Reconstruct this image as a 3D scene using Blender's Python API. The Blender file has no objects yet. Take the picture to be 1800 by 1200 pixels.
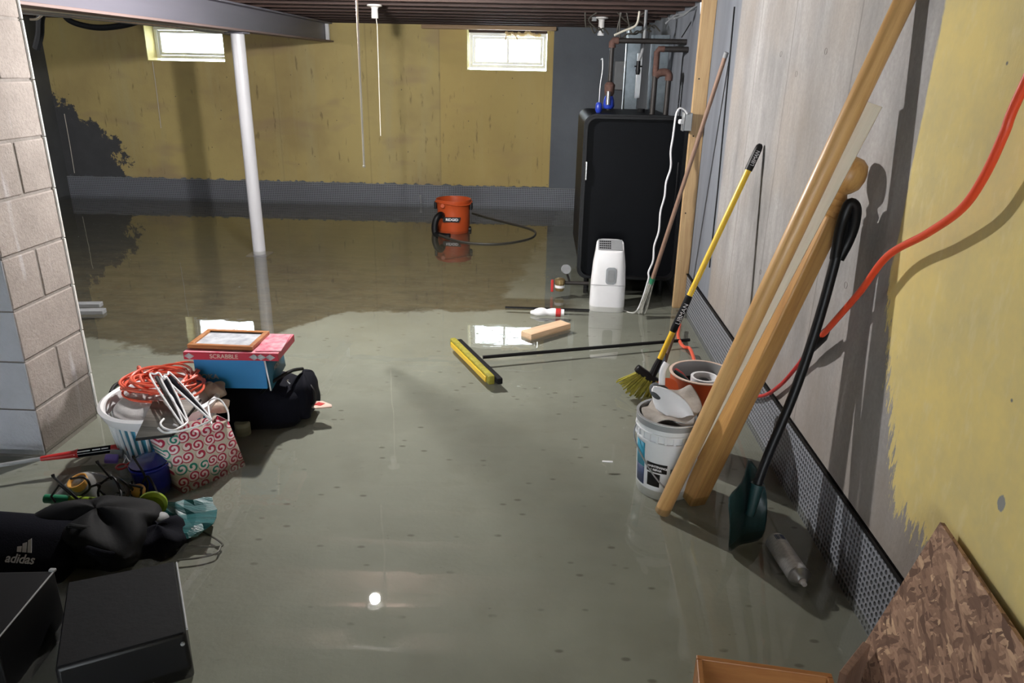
import bpy, math, random
from mathutils import Vector, Matrix, Euler
random.seed(7)
C = bpy.context.scene.collection
PI = math.pi

# ------------------------------------------------------------------ camera, world, exposure
F = 1300.0; H = 1.60
dn = Vector((-70, 3500, F)).normalized()
DD = Vector((55, -481.757, F)).normalized()
XX = dn.cross(DD).normalized(); DD = XX.cross(dn).normalized(); UP = -dn
cam_d = bpy.data.cameras.new('camera'); cam = bpy.data.objects.new('camera', cam_d); C.objects.link(cam)
cam_d.sensor_width = 36; cam_d.lens = F / 1800 * 36; cam_d.clip_start = 0.02
right = Vector((XX[0], DD[0], UP[0])); down = Vector((XX[1], DD[1], UP[1])); fwd = Vector((XX[2], DD[2], UP[2]))
mw = Matrix((right, -down, -fwd)).transposed().to_4x4(); mw.translation = (0, 0, H)
cam.matrix_world = mw
bpy.context.scene.camera = cam

def at(x, y, X=None, Y=None, z=None):
    """world point seen at a spot of the survey photo, on the plane X=, Y= or z="""
    c = Vector((x - 900, y - 600, F)); r = Vector((c.dot(XX), c.dot(DD), c.dot(UP)))
    t = X / r[0] if X is not None else (Y / r[1] if Y is not None else (z - H) / r[2])
    return Vector((0, 0, H)) + t * r

sc = bpy.context.scene
sc.view_settings.view_transform = 'Standard'; sc.view_settings.look = 'None'
sc.view_settings.exposure = 0.55; sc.view_settings.gamma = 1.0; sc.view_settings.use_curve_mapping = False
w = bpy.data.worlds.new('World'); sc.world = w; w.use_nodes = True
w.node_tree.nodes['Background'].inputs[0].default_value = (0.88, 0.95, 1.0, 1)
w.node_tree.nodes['Background'].inputs[1].default_value = 11.5
BULB = 4200.0      # radiance of the bare bulb hanging from the joists
FILL_BULB = 120.0      # added fill bulb, unseen behind the camera, for surfaces that face it

BACK = 8.85; RIGHT = 1.05; LEFT = -5.70; FRONT = -4.6; WATER = 0.04; CEIL = 2.02

# ------------------------------------------------------------------ helpers
def T(x=0, y=0, z=0, rx=0, ry=0, rz=0):
    return Matrix.Translation((x, y, z)) @ Euler((rx, ry, rz)).to_matrix().to_4x4()

class MB:
    def __init__(s): s.v = []; s.f = []; s.mi = []; s.cur = 0
    def add(s, vs, fs, M=None):
        b = len(s.v)
        s.v += [tuple(M @ Vector(p)) if M is not None else tuple(p) for p in vs]
        for f in fs: s.f.append(tuple(b + i for i in f)); s.mi.append(s.cur)
        return s
    def box(s, sx, sy, sz, M=None, base=False):
        x, y = sx / 2, sy / 2; z0, z1 = (0, sz) if base else (-sz / 2, sz / 2)
        return s.add([(-x,-y,z0),(x,-y,z0),(x,y,z0),(-x,y,z0),(-x,-y,z1),(x,-y,z1),(x,y,z1),(-x,y,z1)],
                     [(3,2,1,0),(4,5,6,7),(0,1,5,4),(1,2,6,5),(2,3,7,6),(3,0,4,7)], M)
    def bb(s, x0, x1, y0, y1, z0, z1):
        return s.box(x1-x0, y1-y0, z1-z0, T((x0+x1)/2, (y0+y1)/2, (z0+z1)/2))
    def tube(s, pts, r, n=10, caps=True, closed=False, flat=1.0):
        pts = [Vector(p) for p in pts]; m = len(pts)
        rs = r if isinstance(r, (list, tuple)) else [r] * m
        vs = []; fs = []; prev = None
        for i, p in enumerate(pts):
            a = pts[(i - 1) % m] if (closed or i > 0) else p
            b = pts[(i + 1) % m] if (closed or i < m - 1) else p
            t = (b - a).normalized() if (b - a).length > 1e-9 else Vector((0, 0, 1))
            if prev is None: q = t.orthogonal().normalized()
            else:
                q = prev - t * prev.dot(t)
                q = q.normalized() if q.length > 1e-6 else t.orthogonal().normalized()
            prev = q; u = t.cross(q)
            for k in range(n):
                an = 2 * PI * k / n
                vs.append(p + (q * math.cos(an) + u * math.sin(an) * flat) * rs[i])
        for i in range(m if closed else m - 1):
            j = (i + 1) % m
            for k in range(n):
                l = (k + 1) % n; fs.append((i*n+k, i*n+l, j*n+l, j*n+k))
        if caps and not closed:
            fs.append(tuple(range(n))[::-1]); fs.append(tuple((m-1)*n + k for k in range(n)))
        return s.add(vs, fs)
    def lathe(s, prof, M=None, n=32, sx=1, sy=1, cap0=False, cap1=False):
        vs = []; fs = []; m = len(prof)
        for r, z in prof:
            for k in range(n):
                a = 2 * PI * k / n; vs.append((r * math.cos(a) * sx, r * math.sin(a) * sy, z))
        for i in range(m - 1):
            for k in range(n):
                l = (k + 1) % n; fs.append((i*n+k, i*n+l, (i+1)*n+l, (i+1)*n+k))
        if cap0: fs.append(tuple(range(n))[::-1])
        if cap1: fs.append(tuple((m-1)*n + k for k in range(n)))
        return s.add(vs, fs, M)
    def prism(s, poly, h, M=None):
        n = len(poly)
        return s.add([(x, y, 0) for x, y in poly] + [(x, y, h) for x, y in poly],
                     [tuple(range(n))[::-1], tuple(range(n, 2*n))] + [(i, (i+1) % n, n+(i+1) % n, n+i) for i in range(n)], M)
    def sheet(s, rows, th=0.0, nrm=None):
        """grid of points; th gives it thickness along nrm"""
        m = len(rows); n = len(rows[0]); P = [Vector(p) for r in rows for p in r]
        fs = [(i*n+j, i*n+j+1, (i+1)*n+j+1, (i+1)*n+j) for i in range(m-1) for j in range(n-1)]
        if th:
            o = len(P); P += [p - Vector(nrm) * th for p in P[:o]]
            fs += [tuple(o + i for i in f)[::-1] for f in fs]
            ring = [j for j in range(n)] + [i*n+n-1 for i in range(1, m)] + [(m-1)*n+j for j in range(n-2, -1, -1)] + [i*n for i in range(m-2, 0, -1)]
            for a, b in zip(ring, ring[1:] + ring[:1]): fs.append((b, a, o + a, o + b))
        return s.add(P, fs)
    def ball(s, r, M=None, n=16, sz=1):
        prof = [(max(1e-4, r * math.sin(PI * i / n)), -r * sz * math.cos(PI * i / n)) for i in range(n + 1)]
        return s.lathe(prof, M, n * 2)
    def build(s, name, mats, parent=None, bevel=0, smooth=True, sub=0, seg=2, solid=0, remesh=0):
        me = bpy.data.meshes.new(name); me.from_pydata(s.v, [], s.f); me.update()
        for m in (mats if isinstance(mats, (list, tuple)) else [mats]): me.materials.append(m)
        for p, i in zip(me.polygons, s.mi): p.material_index = i; p.use_smooth = smooth
        o = bpy.data.objects.new(name, me); C.objects.link(o)
        if parent is not None: o.parent = parent
        if solid:
            d = o.modifiers.new('solid', 'SOLIDIFY'); d.thickness = solid; d.offset = -1
        if bevel:
            d = o.modifiers.new('bevel', 'BEVEL'); d.width = bevel; d.segments = seg; d.limit_method = 'ANGLE'; d.angle_limit = math.radians(40)
        if sub:
            d = o.modifiers.new('sub', 'SUBSURF'); d.levels = sub; d.render_levels = sub
        if smooth and not sub:
            try:
                me.set_sharp_from_angle(angle=math.radians(38))
            except Exception: pass
        return o

def spline(pts, k=8, closed=False):
    P = [Vector(p) for p in pts]; n = len(P); out = []
    for i in range(n if closed else n - 1):
        p0 = P[(i-1) % n] if (closed or i > 0) else P[i]; p1 = P[i]; p2 = P[(i+1) % n]; p3 = P[(i+2) % n] if (closed or i < n-2) else p2
        for j in range(k):
            t = j / k
            out.append(0.5 * ((2*p1) + (p2-p0)*t + (2*p0-5*p1+4*p2-p3)*t*t + (3*p1-p0-3*p2+p3)*t**3))
    if not closed: out.append(P[-1])
    return out

def tag(o, label=None, cat=None, group=None, kind=None):
    if label: o['label'] = label
    if cat: o['category'] = cat
    if group: o['group'] = group
    if kind: o['kind'] = kind
    return o
def thing(name, label, cat, loc=(0,0,0), rz=0, group=None, M=None):
    o = bpy.data.objects.new(name, None); C.objects.link(o); o.empty_display_size = 0.05
    if M is not None: o.matrix_world = M
    else: o.location = loc; o.rotation_euler = (0, 0, rz)
    return tag(o, label, cat, group)
def struct(o): o['kind'] = 'structure'; return o
def lean(p0, p1, facing=(0, -1, 0), roll=0):
    """frame with z from p0 to p1 and -y turned towards `facing`"""
    z = (Vector(p1) - Vector(p0)).normalized(); y = -Vector(facing); y = (y - z * y.dot(z)).normalized(); x = y.cross(z)
    M = Matrix((x, y, z)).transposed().to_4x4(); M.translation = p0
    return M @ Matrix.Rotation(roll, 4, 'Z')
def text(s, size, mat, parent, M, name='lettering', sx=1, ext=0.0004, bold=0, shear=0):
    cu = bpy.data.curves.new(name, 'FONT'); cu.body = s; cu.size = size; cu.extrude = ext; cu.offset = bold; cu.shear = shear
    cu.align_x = 'CENTER'; cu.align_y = 'CENTER'; cu.materials.append(mat)
    tmp = bpy.data.objects.new(name, cu); me = bpy.data.meshes.new_from_object(tmp); bpy.data.objects.remove(tmp); o = bpy.data.objects.new(name, me); C.objects.link(o); o.parent = parent
    o.matrix_local = M @ Matrix.Diagonal((sx, 1, 1, 1)); return o

# ------------------------------------------------------------------ materials
class G:
    def __init__(s, name):
        s.m = bpy.data.materials.new(name); s.m.use_nodes = True; s.t = s.m.node_tree; s.n = s.t.nodes
        s.b = s.n['Principled BSDF']; s.out = s.n['Material Output']
        s.co = s.n.new('ShaderNodeTexCoord').outputs['Object']
    def L(s, a, b):
        if hasattr(a, 'is_output') or hasattr(a, 'links'): s.t.links.new(a, b)
        elif isinstance(a, (tuple, list)): b.default_value = (*a, 1)[:4] if b.type == 'RGBA' else a
        else: b.default_value = a
    def math(s, op, a, b=0.0, c=None, clamp=False):
        n = s.n.new('ShaderNodeMath'); n.operation = op; n.use_clamp = clamp; s.L(a, n.inputs[0]); s.L(b, n.inputs[1])
        if c is not None: s.L(c, n.inputs[2])
        return n.outputs[0]
    def xyz(s):
        n = s.n.new('ShaderNodeSeparateXYZ'); s.L(s.co, n.inputs[0]); return n.outputs
    def scale(s, v, loc=(0,0,0)):
        n = s.n.new('ShaderNodeMapping'); s.L(s.co, n.inputs[0]); n.inputs['Scale'].default_value = v; n.inputs['Location'].default_value = loc; return n.outputs[0]
    def noise(s, sc_, vec=None, det=4, rough=.6, dist=0, col=False):
        n = s.n.new('ShaderNodeTexNoise'); s.L(vec if vec is not None else s.co, n.inputs['Vector'])
        n.inputs['Scale'].default_value = sc_; n.inputs['Detail'].default_value = det; n.inputs['Roughness'].default_value = rough; n.inputs['Distortion'].default_value = dist
        return n.outputs['Color' if col else 'Fac']
    def vor(s, sc_, vec=None, feat='F1', out='Distance', rnd=1):
        n = s.n.new('ShaderNodeTexVoronoi'); n.feature = feat; s.L(vec if vec is not None else s.co, n.inputs['Vector'])
        n.inputs['Scale'].default_value = sc_; n.inputs['Randomness'].default_value = rnd; return n.outputs[out]
    def step(s, v, lo, hi):
        n = s.n.new('ShaderNodeMapRange'); n.clamp = True; s.L(v, n.inputs[0]); s.L(lo, n.inputs[1]); s.L(hi, n.inputs[2]); return n.outputs[0]
    def mix(s, f, a, b, mode='MIX'):
        n = s.n.new('ShaderNodeMix'); n.data_type = 'RGBA'; n.blend_type = mode; s.L(f, n.inputs[0]); s.L(a, n.inputs[6]); s.L(b, n.inputs[7]); return n.outputs[2]
    def bump(s, h, strength=.3, dist=.01):
        n = s.n.new('ShaderNodeBump'); s.L(h, n.inputs['Height']); n.inputs['Strength'].default_value = strength; n.inputs['Distance'].default_value = dist
        s.L(n.outputs[0], s.b.inputs['Normal']); return n.outputs[0]
    def done(s, col, rough=.5, metal=0, spec=.5):
        s.L(col, s.b.inputs['Base Color']); s.L(rough, s.b.inputs['Roughness']); s.b.inputs['Metallic'].default_value = metal
        s.b.inputs['Specular IOR Level'].default_value = spec; return s.m

def M_(name, col, rough=.5, metal=0, var=.15, scale=12, bump=0, bscale=60, stretch=(1,1,1), spec=.5, col2=None, coat=0, trans=0):
    g = G(name); v = g.scale(stretch); n = g.step(g.noise(scale, v), .3, .7)
    c2 = col2 or tuple(c * (1 - var) for c in col)
    if bump: g.bump(g.noise(bscale, v), bump, .005)
    if coat: g.b.inputs['Coat Weight'].default_value = coat
    if trans: g.b.inputs['Transmission Weight'].default_value = trans
    return g.done(g.mix(n, col, c2), rough, metal, spec)

def wood(name, a, b, rough=.5, k=1.0, axis='Z'):
    g = G(name); st = {'Z': (1, 1, .06), 'X': (.06, 1, 1), 'Y': (1, .06, 1)}[axis]
    v = g.scale(st); n1 = g.noise(38*k, v, 5, .65, 1.5); n2 = g.noise(7*k, v, 2); n3 = g.noise(220, v, 2)
    f = g.math('ADD', g.math('MULTIPLY', n1, .6), g.math('MULTIPLY', n2, .4))
    col = g.mix(g.step(f, .38, .62), a, b); col = g.mix(g.math('MULTIPLY', n3, .18), col, (b[0]*.5, b[1]*.45, b[2]*.4))
    g.bump(n1, .15, .003); return g.done(col, rough)

CHIP = (at(1760, 885, X=1.05).y, at(1760, 885, X=1.05).z); BLUEGREY = (.135, .15, .175)
def mat_wall_right():
    g = G('wall_right_paint'); x, y, z = g.xyz()
    st = g.scale((1, 1, .10)); streak = g.noise(5, st, 4, .6); streak2 = g.noise(22, st, 3)
    fine = g.noise(60, None, 4); big = g.noise(1.6, None, 3)
    blot = g.noise(4.5, g.scale((1, 1, .6)), 6, .7); f = g.math('ADD', g.math('MULTIPLY', streak, .45), g.math('ADD', g.math('MULTIPLY', streak2, .12), g.math('MULTIPLY', blot, .43)))
    conc = g.mix(g.step(f, .38, .62), (.41, .395, .39), (.215, .21, .208))
    conc = g.mix(g.math('MULTIPLY', g.step(big, .45, .65), .5), conc, (.33, .28, .235))
    conc = g.mix(g.math('MULTIPLY', g.step(fine, .35, .75), .35), conc, (.17, .16, .155))
    # damp brown tide near the floor
    tide = g.step(g.math('ADD', z, g.math('MULTIPLY', streak2, .5)), .95, .35)
    conc = g.mix(g.math('MULTIPLY', tide, .45), conc, (.24, .195, .16))
    for yy in (2.72, 3.42, 3.95):      # board joints of the formwork
        d = g.math('ABSOLUTE', g.math('SUBTRACT', g.math('ADD', y, g.math('MULTIPLY', streak2, .01)), yy + .005))
        conc = g.mix(g.math('MULTIPLY', g.step(d, .007, .001), .6), conc, (.13, .12, .115))
    blue = g.mix(g.step(streak, .35, .7), (.20, .215, .245), (.135, .145, .17))
    rag = g.noise(16, g.scale((1, 1, .35)), 6, .7)
    rag2 = g.noise(40, g.scale((1, 1.4, .25)), 5, .75)
    m_blue = g.step(g.math('ADD', y, g.math('MULTIPLY', rag, .05)), 4.39, 4.42)
    yel = g.mix(g.step(g.noise(2.2, None, 5, .7), .38, .62), (.74, .585, .215), (.58, .485, .225))
    yel = g.mix(g.math('MULTIPLY', g.step(g.noise(30, g.scale((1, 1, .4)), 4), .55, .72), .4), yel, (.72, .62, .34))
    yel = g.mix(g.step(g.vor(9), .055, .03), yel, (.17, .16, .15))
    dy_ = g.math('MULTIPLY', g.math('SUBTRACT', y, CHIP[0]), 1.5); dz_ = g.math('SUBTRACT', z, CHIP[1]); dd_ = g.math('SQRT', g.math('ADD', g.math('MULTIPLY', dy_, dy_), g.math('MULTIPLY', dz_, dz_)))
    yel = g.mix(g.step(g.math('ADD', dd_, g.math('MULTIPLY', g.math('SUBTRACT', rag2, .5), .03)), .021, .018), yel, (.26, .26, .25))
    edge = g.step(g.math('ADD', y, g.math('MULTIPLY', rag2, .035)), 2.195, 2.187)
    low = g.step(g.math('SUBTRACT', z, g.math('MULTIPLY', rag2, .42)), .225, .24)
    low2 = g.step(g.math('ADD', g.math('MULTIPLY', g.math('SUBTRACT', y, 1.9), 1.9), g.math('SUBTRACT', g.math('MULTIPLY', rag2, .6), g.math('SUBTRACT', z, .48))), .33, .30)
    m_y = g.math('MULTIPLY', edge, g.math('MULTIPLY', low, low2))
    col = g.mix(m_y, g.mix(m_blue, conc, blue), yel)
    g.bump(g.math('ADD', g.math('MULTIPLY', streak2, .6), g.math('ADD', g.math('MULTIPLY', fine, .35), g.math('MULTIPLY', m_y, .3))), .45, .006)
    return g.done(col, .75, 0, .3)
def mat_wall_back():
    g = G('wall_back_paint'); x, y, z = g.xyz()
    big = g.noise(1.1, None, 4, .6); st = g.scale((1, 1, .12)); streak = g.noise(3.5, st, 4); fine = g.noise(35, None, 4)
    rag = g.noise(6, None, 6, .7)
    yel = g.mix(g.step(big, .35, .65), (.53, .42, .17), (.41, .315, .135))
    yel = g.mix(g.math('MULTIPLY', g.step(streak, .5, .72), .55), yel, (.47, .41, .22))
    yel = g.mix(g.math('MULTIPLY', g.step(g.noise(.9, g.scale((1, 1, 2.2), (3, 0, 1)), 3), .55, .68), .6), yel, (.34, .24, .15))
    for xx, c in ((-1.17, .35), (-2.0, .3), (-3.05, .2), (.02, .2)):
        d = g.math('ABSOLUTE', g.math('SUBTRACT', x, xx)); yel = g.mix(g.math('MULTIPLY', g.step(d, .012, .003), c), yel, (.25, .19, .09))
    # slightly fresher coat from the joint to the corner
    yel = g.mix(g.math('MULTIPLY', g.step(x, -1.17, -1.16), .5), yel, (.54, .39, .125))
    yel = g.mix(g.step(g.vor(7), .05, .03), yel, (.12, .10, .07))
    yel = g.mix(g.math('MULTIPLY', g.step(g.noise(22, g.scale((1, 1, .2)), 3), .64, .74), .6), yel, (.16, .12, .06))
    grey = g.mix(g.step(big, .3, .7), (.15, .165, .185), (.105, .115, .13))
    mr = g.step(x, .105, .113)
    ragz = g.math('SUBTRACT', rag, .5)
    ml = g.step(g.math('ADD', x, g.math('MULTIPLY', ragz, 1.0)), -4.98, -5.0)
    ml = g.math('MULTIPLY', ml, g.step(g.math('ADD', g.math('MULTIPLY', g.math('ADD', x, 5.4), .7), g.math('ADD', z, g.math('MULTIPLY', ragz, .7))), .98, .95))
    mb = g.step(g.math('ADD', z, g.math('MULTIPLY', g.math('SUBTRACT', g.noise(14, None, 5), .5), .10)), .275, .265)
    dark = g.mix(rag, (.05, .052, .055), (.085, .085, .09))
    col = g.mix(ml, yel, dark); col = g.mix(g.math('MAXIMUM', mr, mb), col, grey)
    g.bump(g.math('ADD', fine, g.math('MULTIPLY', ml, -.5)), .3, .008)
    return g.done(col, .7, 0, .3)
def mat_floor():
    g = G('floor_paint'); x, y, z = g.xyz()
    n1 = g.noise(1.2, None, 4); n2 = g.noise(5, None, 5, .65); fine = g.noise(45, None, 4)
    paint = g.mix(g.step(n1, .3, .7), (.345, .355, .315), (.235, .24, .21))
    paint = g.mix(g.math('MULTIPLY', g.step(n2, .5, .8), .4), paint, (.22, .21, .165))
    n4b0 = g.noise(2.7, None, 3); v = g.vor(8.5, g.scale((1, 1.8, 1))); paint = g.mix(g.math('MULTIPLY', g.math('MULTIPLY', g.step(v, .15, .08), g.step(n4b0, .45, .50)), .75), paint, (.12, .11, .09))
    v2 = g.vor(19, g.scale((1, 1.5, 1), (2, 1, 0))); paint = g.mix(g.math('MULTIPLY', g.math('MULTIPLY', g.step(v2, .10, .05), g.step(n2, .5, .56)), .6), paint, (.13, .12, .10))
    n3 = g.noise(3.2, g.scale((1, 2.4, 1)), 6, .7); n4 = g.noise(11, g.scale((1, 2.2, 1)), 5, .7)
    br = g.mix(g.step(n3, .35, .65), (.125, .098, .056), (.036, .031, .021))
    br = g.mix(g.math('MULTIPLY', g.step(n4, .5, .66), .6), br, (.15, .135, .095))
    br = g.mix(g.math('MULTIPLY', g.step(n4, .42, .34), .6), br, (.14, .07, .03))
    # edge of the bare silted patch
    n4b = g.noise(4, None, 6, .7)
    wob = g.math('MULTIPLY', g.math('SUBTRACT', n4b, .5), .45)
    lim = g.math('MAXIMUM', g.math('MINIMUM', g.math('MULTIPLY_ADD', x, 1.435, 6.629), g.math('MULTIPLY_ADD', x, .11, 4.92)), g.math('MULTIPLY_ADD', x, -.32, 3.224))
    m = g.step(g.math('SUBTRACT', g.math('ADD', y, wob), lim), 0, .06)
    rightlim = g.step(g.math('ADD', g.math('ADD', x, wob), g.math('MULTIPLY', g.math('SUBTRACT', y, 5), -.14)), -.22, -.30)
    m = g.math('MULTIPLY', m, g.math('MAXIMUM', rightlim, g.step(y, 5.25, 5.2)))
    m = g.math('MULTIPLY', m, g.step(x, .35, .2))
    far = g.mix(g.step(n2, .4, .6), (.15, .155, .13), (.10, .105, .085)); br = g.mix(g.math('MULTIPLY', g.step(y, 5.6, 6.8), .6), br, (.058, .058, .042))
    paint = g.mix(g.math('MULTIPLY', g.step(y, 5.0, 5.6), .7), paint, far)
    col = g.mix(m, paint, br)
    g.bump(g.math('ADD', fine, g.math('MULTIPLY', n4, m)), .25, .006)
    return g.done(col, .6, 0, .25)
def mat_water():
    m = bpy.data.materials.new('water'); m.use_nodes = True; t = m.node_tree; n = t.nodes; n.clear()
    o = n.new('ShaderNodeOutputMaterial'); mx = n.new('ShaderNodeMixShader'); lw = n.new('ShaderNodeLayerWeight'); lw.inputs[0].default_value = .5; pw = n.new('ShaderNodeMath'); pw.operation = 'POWER'; pw.inputs[1].default_value = 5; fr = n.new('ShaderNodeMath'); fr.operation = 'MULTIPLY_ADD'; fr.inputs[1].default_value = .975; fr.inputs[2].default_value = .025
    tr = n.new('ShaderNodeBsdfTransparent'); tr.inputs[0].default_value = (.93, .94, .90, 1)
    gl = n.new('ShaderNodeBsdfGlossy'); gl.inputs['Roughness'].default_value = .012; gl.inputs[0].default_value = (1, 1, 1, 1)
    tc = n.new('ShaderNodeTexCoord'); n1 = n.new('ShaderNodeTexNoise'); n1.inputs['Scale'].default_value = 2.6; n1.inputs['Detail'].default_value = 2.5
    n2 = n.new('ShaderNodeTexNoise'); n2.inputs['Scale'].default_value = .7; n2.inputs['Detail'].default_value = 1
    ad = n.new('ShaderNodeMath'); ad.operation = 'MULTIPLY_ADD'; ad.inputs[1].default_value = 2.2
    bp = n.new('ShaderNodeBump'); bp.inputs['Distance'].default_value = .0022; bp.inputs['Strength'].default_value = .55
    t.links.new(tc.outputs['Object'], n1.inputs['Vector']); t.links.new(tc.outputs['Object'], n2.inputs['Vector'])
    t.links.new(n2.outputs[0], ad.inputs[0]); t.links.new(n1.outputs[0], ad.inputs[2]); n3 = n.new('ShaderNodeTexNoise'); n3.inputs['Scale'].default_value = 24; n3.inputs['Detail'].default_value = 2; t.links.new(tc.outputs['Object'], n3.inputs['Vector'])
    mr = n.new('ShaderNodeMapRange'); mr.inputs[1].default_value = .60; mr.inputs[2].default_value = .74; t.links.new(n3.outputs[0], mr.inputs[0])
    n4 = n.new('ShaderNodeTexNoise'); n4.inputs['Scale'].default_value = 1.1; t.links.new(tc.outputs['Object'], n4.inputs['Vector']); mr2 = n.new('ShaderNodeMapRange'); mr2.inputs[1].default_value = .5; mr2.inputs[2].default_value = .62; t.links.new(n4.outputs[0], mr2.inputs[0])
    mm = n.new('ShaderNodeMath'); mm.operation = 'MULTIPLY'; t.links.new(mr.outputs[0], mm.inputs[0]); t.links.new(mr2.outputs[0], mm.inputs[1])
    a2 = n.new('ShaderNodeMath'); a2.operation = 'MULTIPLY_ADD'; a2.inputs[1].default_value = .5; t.links.new(mm.outputs[0], a2.inputs[0]); t.links.new(ad.outputs[0], a2.inputs[2]); t.links.new(a2.outputs[0], bp.inputs['Height'])
    t.links.new(bp.outputs[0], gl.inputs['Normal']); t.links.new(bp.outputs[0], lw.inputs['Normal']); t.links.new(lw.outputs['Facing'], pw.inputs[0]); t.links.new(pw.outputs[0], fr.inputs[0])
    t.links.new(fr.outputs[0], mx.inputs[0]); df_ = n.new('ShaderNodeBsdfDiffuse'); df_.inputs[0].default_value = (.155, .158, .135, 1); m2 = n.new('ShaderNodeMixShader'); m2.inputs[0].default_value = .17; t.links.new(tr.outputs[0], m2.inputs[1]); t.links.new(df_.outputs[0], m2.inputs[2]); t.links.new(m2.outputs[0], mx.inputs[1]); t.links.new(gl.outputs[0], mx.inputs[2]); t.links.new(mx.outputs[0], o.inputs[0])
    return m
def mat_cmu():
    g = G('cinder_block'); x, y, z = g.xyz(); f = g.noise(90, None, 4, .7); b = g.noise(5, None, 3); st = g.noise(9, g.scale((1, 1, .12)), 3)
    col = g.mix(g.step(b, .3, .7), (.42, .372, .345), (.31, .272, .25)); col = g.mix(g.math('MULTIPLY', g.step(f, .4, .8), .55), col, (.20, .175, .16))
    col = g.mix(g.math('MULTIPLY', g.step(st, .56, .66), .6), col, (.56, .54, .58))
    wet = g.step(g.math('ADD', g.math('ADD', z, g.math('MULTIPLY', g.math('SUBTRACT', y, 3.0), -.35)), g.math('MULTIPLY', b, -.35)), .08, .0)
    col = g.mix(g.math('MULTIPLY', wet, .75), col, (.10, .085, .07)); g.bump(f, .6, .006); return g.done(col, .85, 0, .25)
def mat_osb():
    g = G('osb'); a = g.vor(26, g.scale((1, .30, .9)), out='Color'); n = g.noise(2.0, None, 3, .5, 0)
    vec = g.n.new('ShaderNodeVectorMath'); vec.operation = 'ADD'; g.L(g.co, vec.inputs[0])
    nc = g.noise(14, None, 3, .6, 0, True); sc2 = g.n.new('ShaderNodeVectorMath'); sc2.operation = 'SCALE'; g.L(nc, sc2.inputs[0]); sc2.inputs['Scale'].default_value = .03; g.L(sc2.outputs[0], vec.inputs[1])
    cols = []
    f = None
    for k, (an, s_) in enumerate(((.5, 80), (2.0, 90), (-.7, 72))):
        mp = g.n.new('ShaderNodeMapping'); mp.vector_type = 'TEXTURE'; g.L(vec.outputs[0], mp.inputs[0]); mp.inputs['Rotation'].default_value = (0, 0, an); mp.inputs['Scale'].default_value = (1, 4.2, 1)
        mp.inputs['Location'].default_value = (k*3.1, k*1.7, 0)
        c = g.vor(s_, mp.outputs[0], out='Color'); sp = g.n.new('ShaderNodeSeparateColor'); g.L(c, sp.inputs[0]); cols.append(sp.outputs)
    pick = g.step(cols[0][1], .5, .55); pick2 = g.step(cols[1][1], .55, .6)
    val = g.math('ADD', g.math('MULTIPLY', cols[0][0], pick), g.math('MULTIPLY', g.math('SUBTRACT', 1.0, pick), g.math('ADD', g.math('MULTIPLY', cols[1][0], pick2), g.math('MULTIPLY', cols[2][0], g.math('SUBTRACT', 1.0, pick2)))))
    fine = g.noise(120, g.scale((1, .2, 1)), 3)
    r = g.n.new('ShaderNodeValToRGB'); g.L(val, r.inputs[0]); e = r.color_ramp.elements
    e[0].color = (.14, .08, .055, 1); e[1].color = (.66, .45, .28, 1); e[0].position = .05; m = e.new(.5); m.color = (.31, .185, .125, 1); m = e.new(.85); m.color = (.42, .26, .175, 1)
    col = g.mix(g.math('MULTIPLY', g.step(fine, .45, .75), .45), r.outputs[0], (.13, .07, .045)); g.bump(val, .35, .004); return g.done(col, .65, 0, .3)
def mat_dimple(ax):
    """dimpled drainage membrane; ax = horizontal axis index"""
    g = G('dimple_membrane'); c = g.xyz(); P_ = .0215
    def cell(v):
        a = g.math('MULTIPLY', v, 1 / P_); a = g.math('SUBTRACT', g.math('FRACT', a), .5); return g.math('MULTIPLY', a, a)
    d = g.math('SQRT', g.math('ADD', cell(c[ax]), cell(c[2]))); top = g.step(d, .40, .20)
    n = g.noise(4, None, 3); dirt = g.noise(30, None, 3)
    col = g.mix(top, (.25, .265, .30), (.06, .065, .075)); col = g.mix(g.math('MULTIPLY', g.step(n, .5, .7), .25), col, (.19, .20, .22))
    g.bump(g.math('SUBTRACT', 1.0, top), .9, .009); return g.done(col, .42, 0, .5)
def mat_swirl():
    g = G('swirl_paper'); g.co = g.n['Texture Coordinate'].outputs['Object']
    v = g.scale((1, .01, 1)); v = g.scale((23, .2, 23)); d = g.vor(1, v, rnd=.35); cc = g.vor(1, v, out='Color', rnd=.35); pos = g.vor(1, v, out='Position', rnd=.35)
    # spiral: angle about the centre of each cell shifts the ring phase
    sub = g.n.new('ShaderNodeVectorMath'); sub.operation = 'SUBTRACT'
    mul = g.n.new('ShaderNodeVectorMath'); mul.operation = 'SCALE'; g.L(v, mul.inputs[0]); mul.inputs['Scale'].default_value = 1.0
    g.L(mul.outputs[0], sub.inputs[0]); g.L(pos, sub.inputs[1]); sp = g.n.new('ShaderNodeSeparateXYZ'); g.L(sub.outputs[0], sp.inputs[0])
    an = g.math('MULTIPLY', g.math('ARCTAN2', sp.outputs[2], sp.outputs[0]), 1 / (2 * PI))
    ph = g.math('FRACT', g.math('ADD', g.math('MULTIPLY', d, 3.2), an))
    line = g.math('MULTIPLY', g.step(g.math('ABSOLUTE', g.math('SUBTRACT', ph, .5)), .27, .20), g.step(d, .60, .56))
    sc_ = g.n.new('ShaderNodeSeparateColor'); g.L(cc, sc_.inputs[0])
    ink = g.mix(g.step(sc_.outputs[0], .80, .82), (.42, .02, .06), (.01, .22, .16))
    paper = g.mix(g.step(d, .48, .50), (.80, .66, .68), (.58, .53, .45))
    return g.done(g.mix(line, paper, ink), .45)

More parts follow.
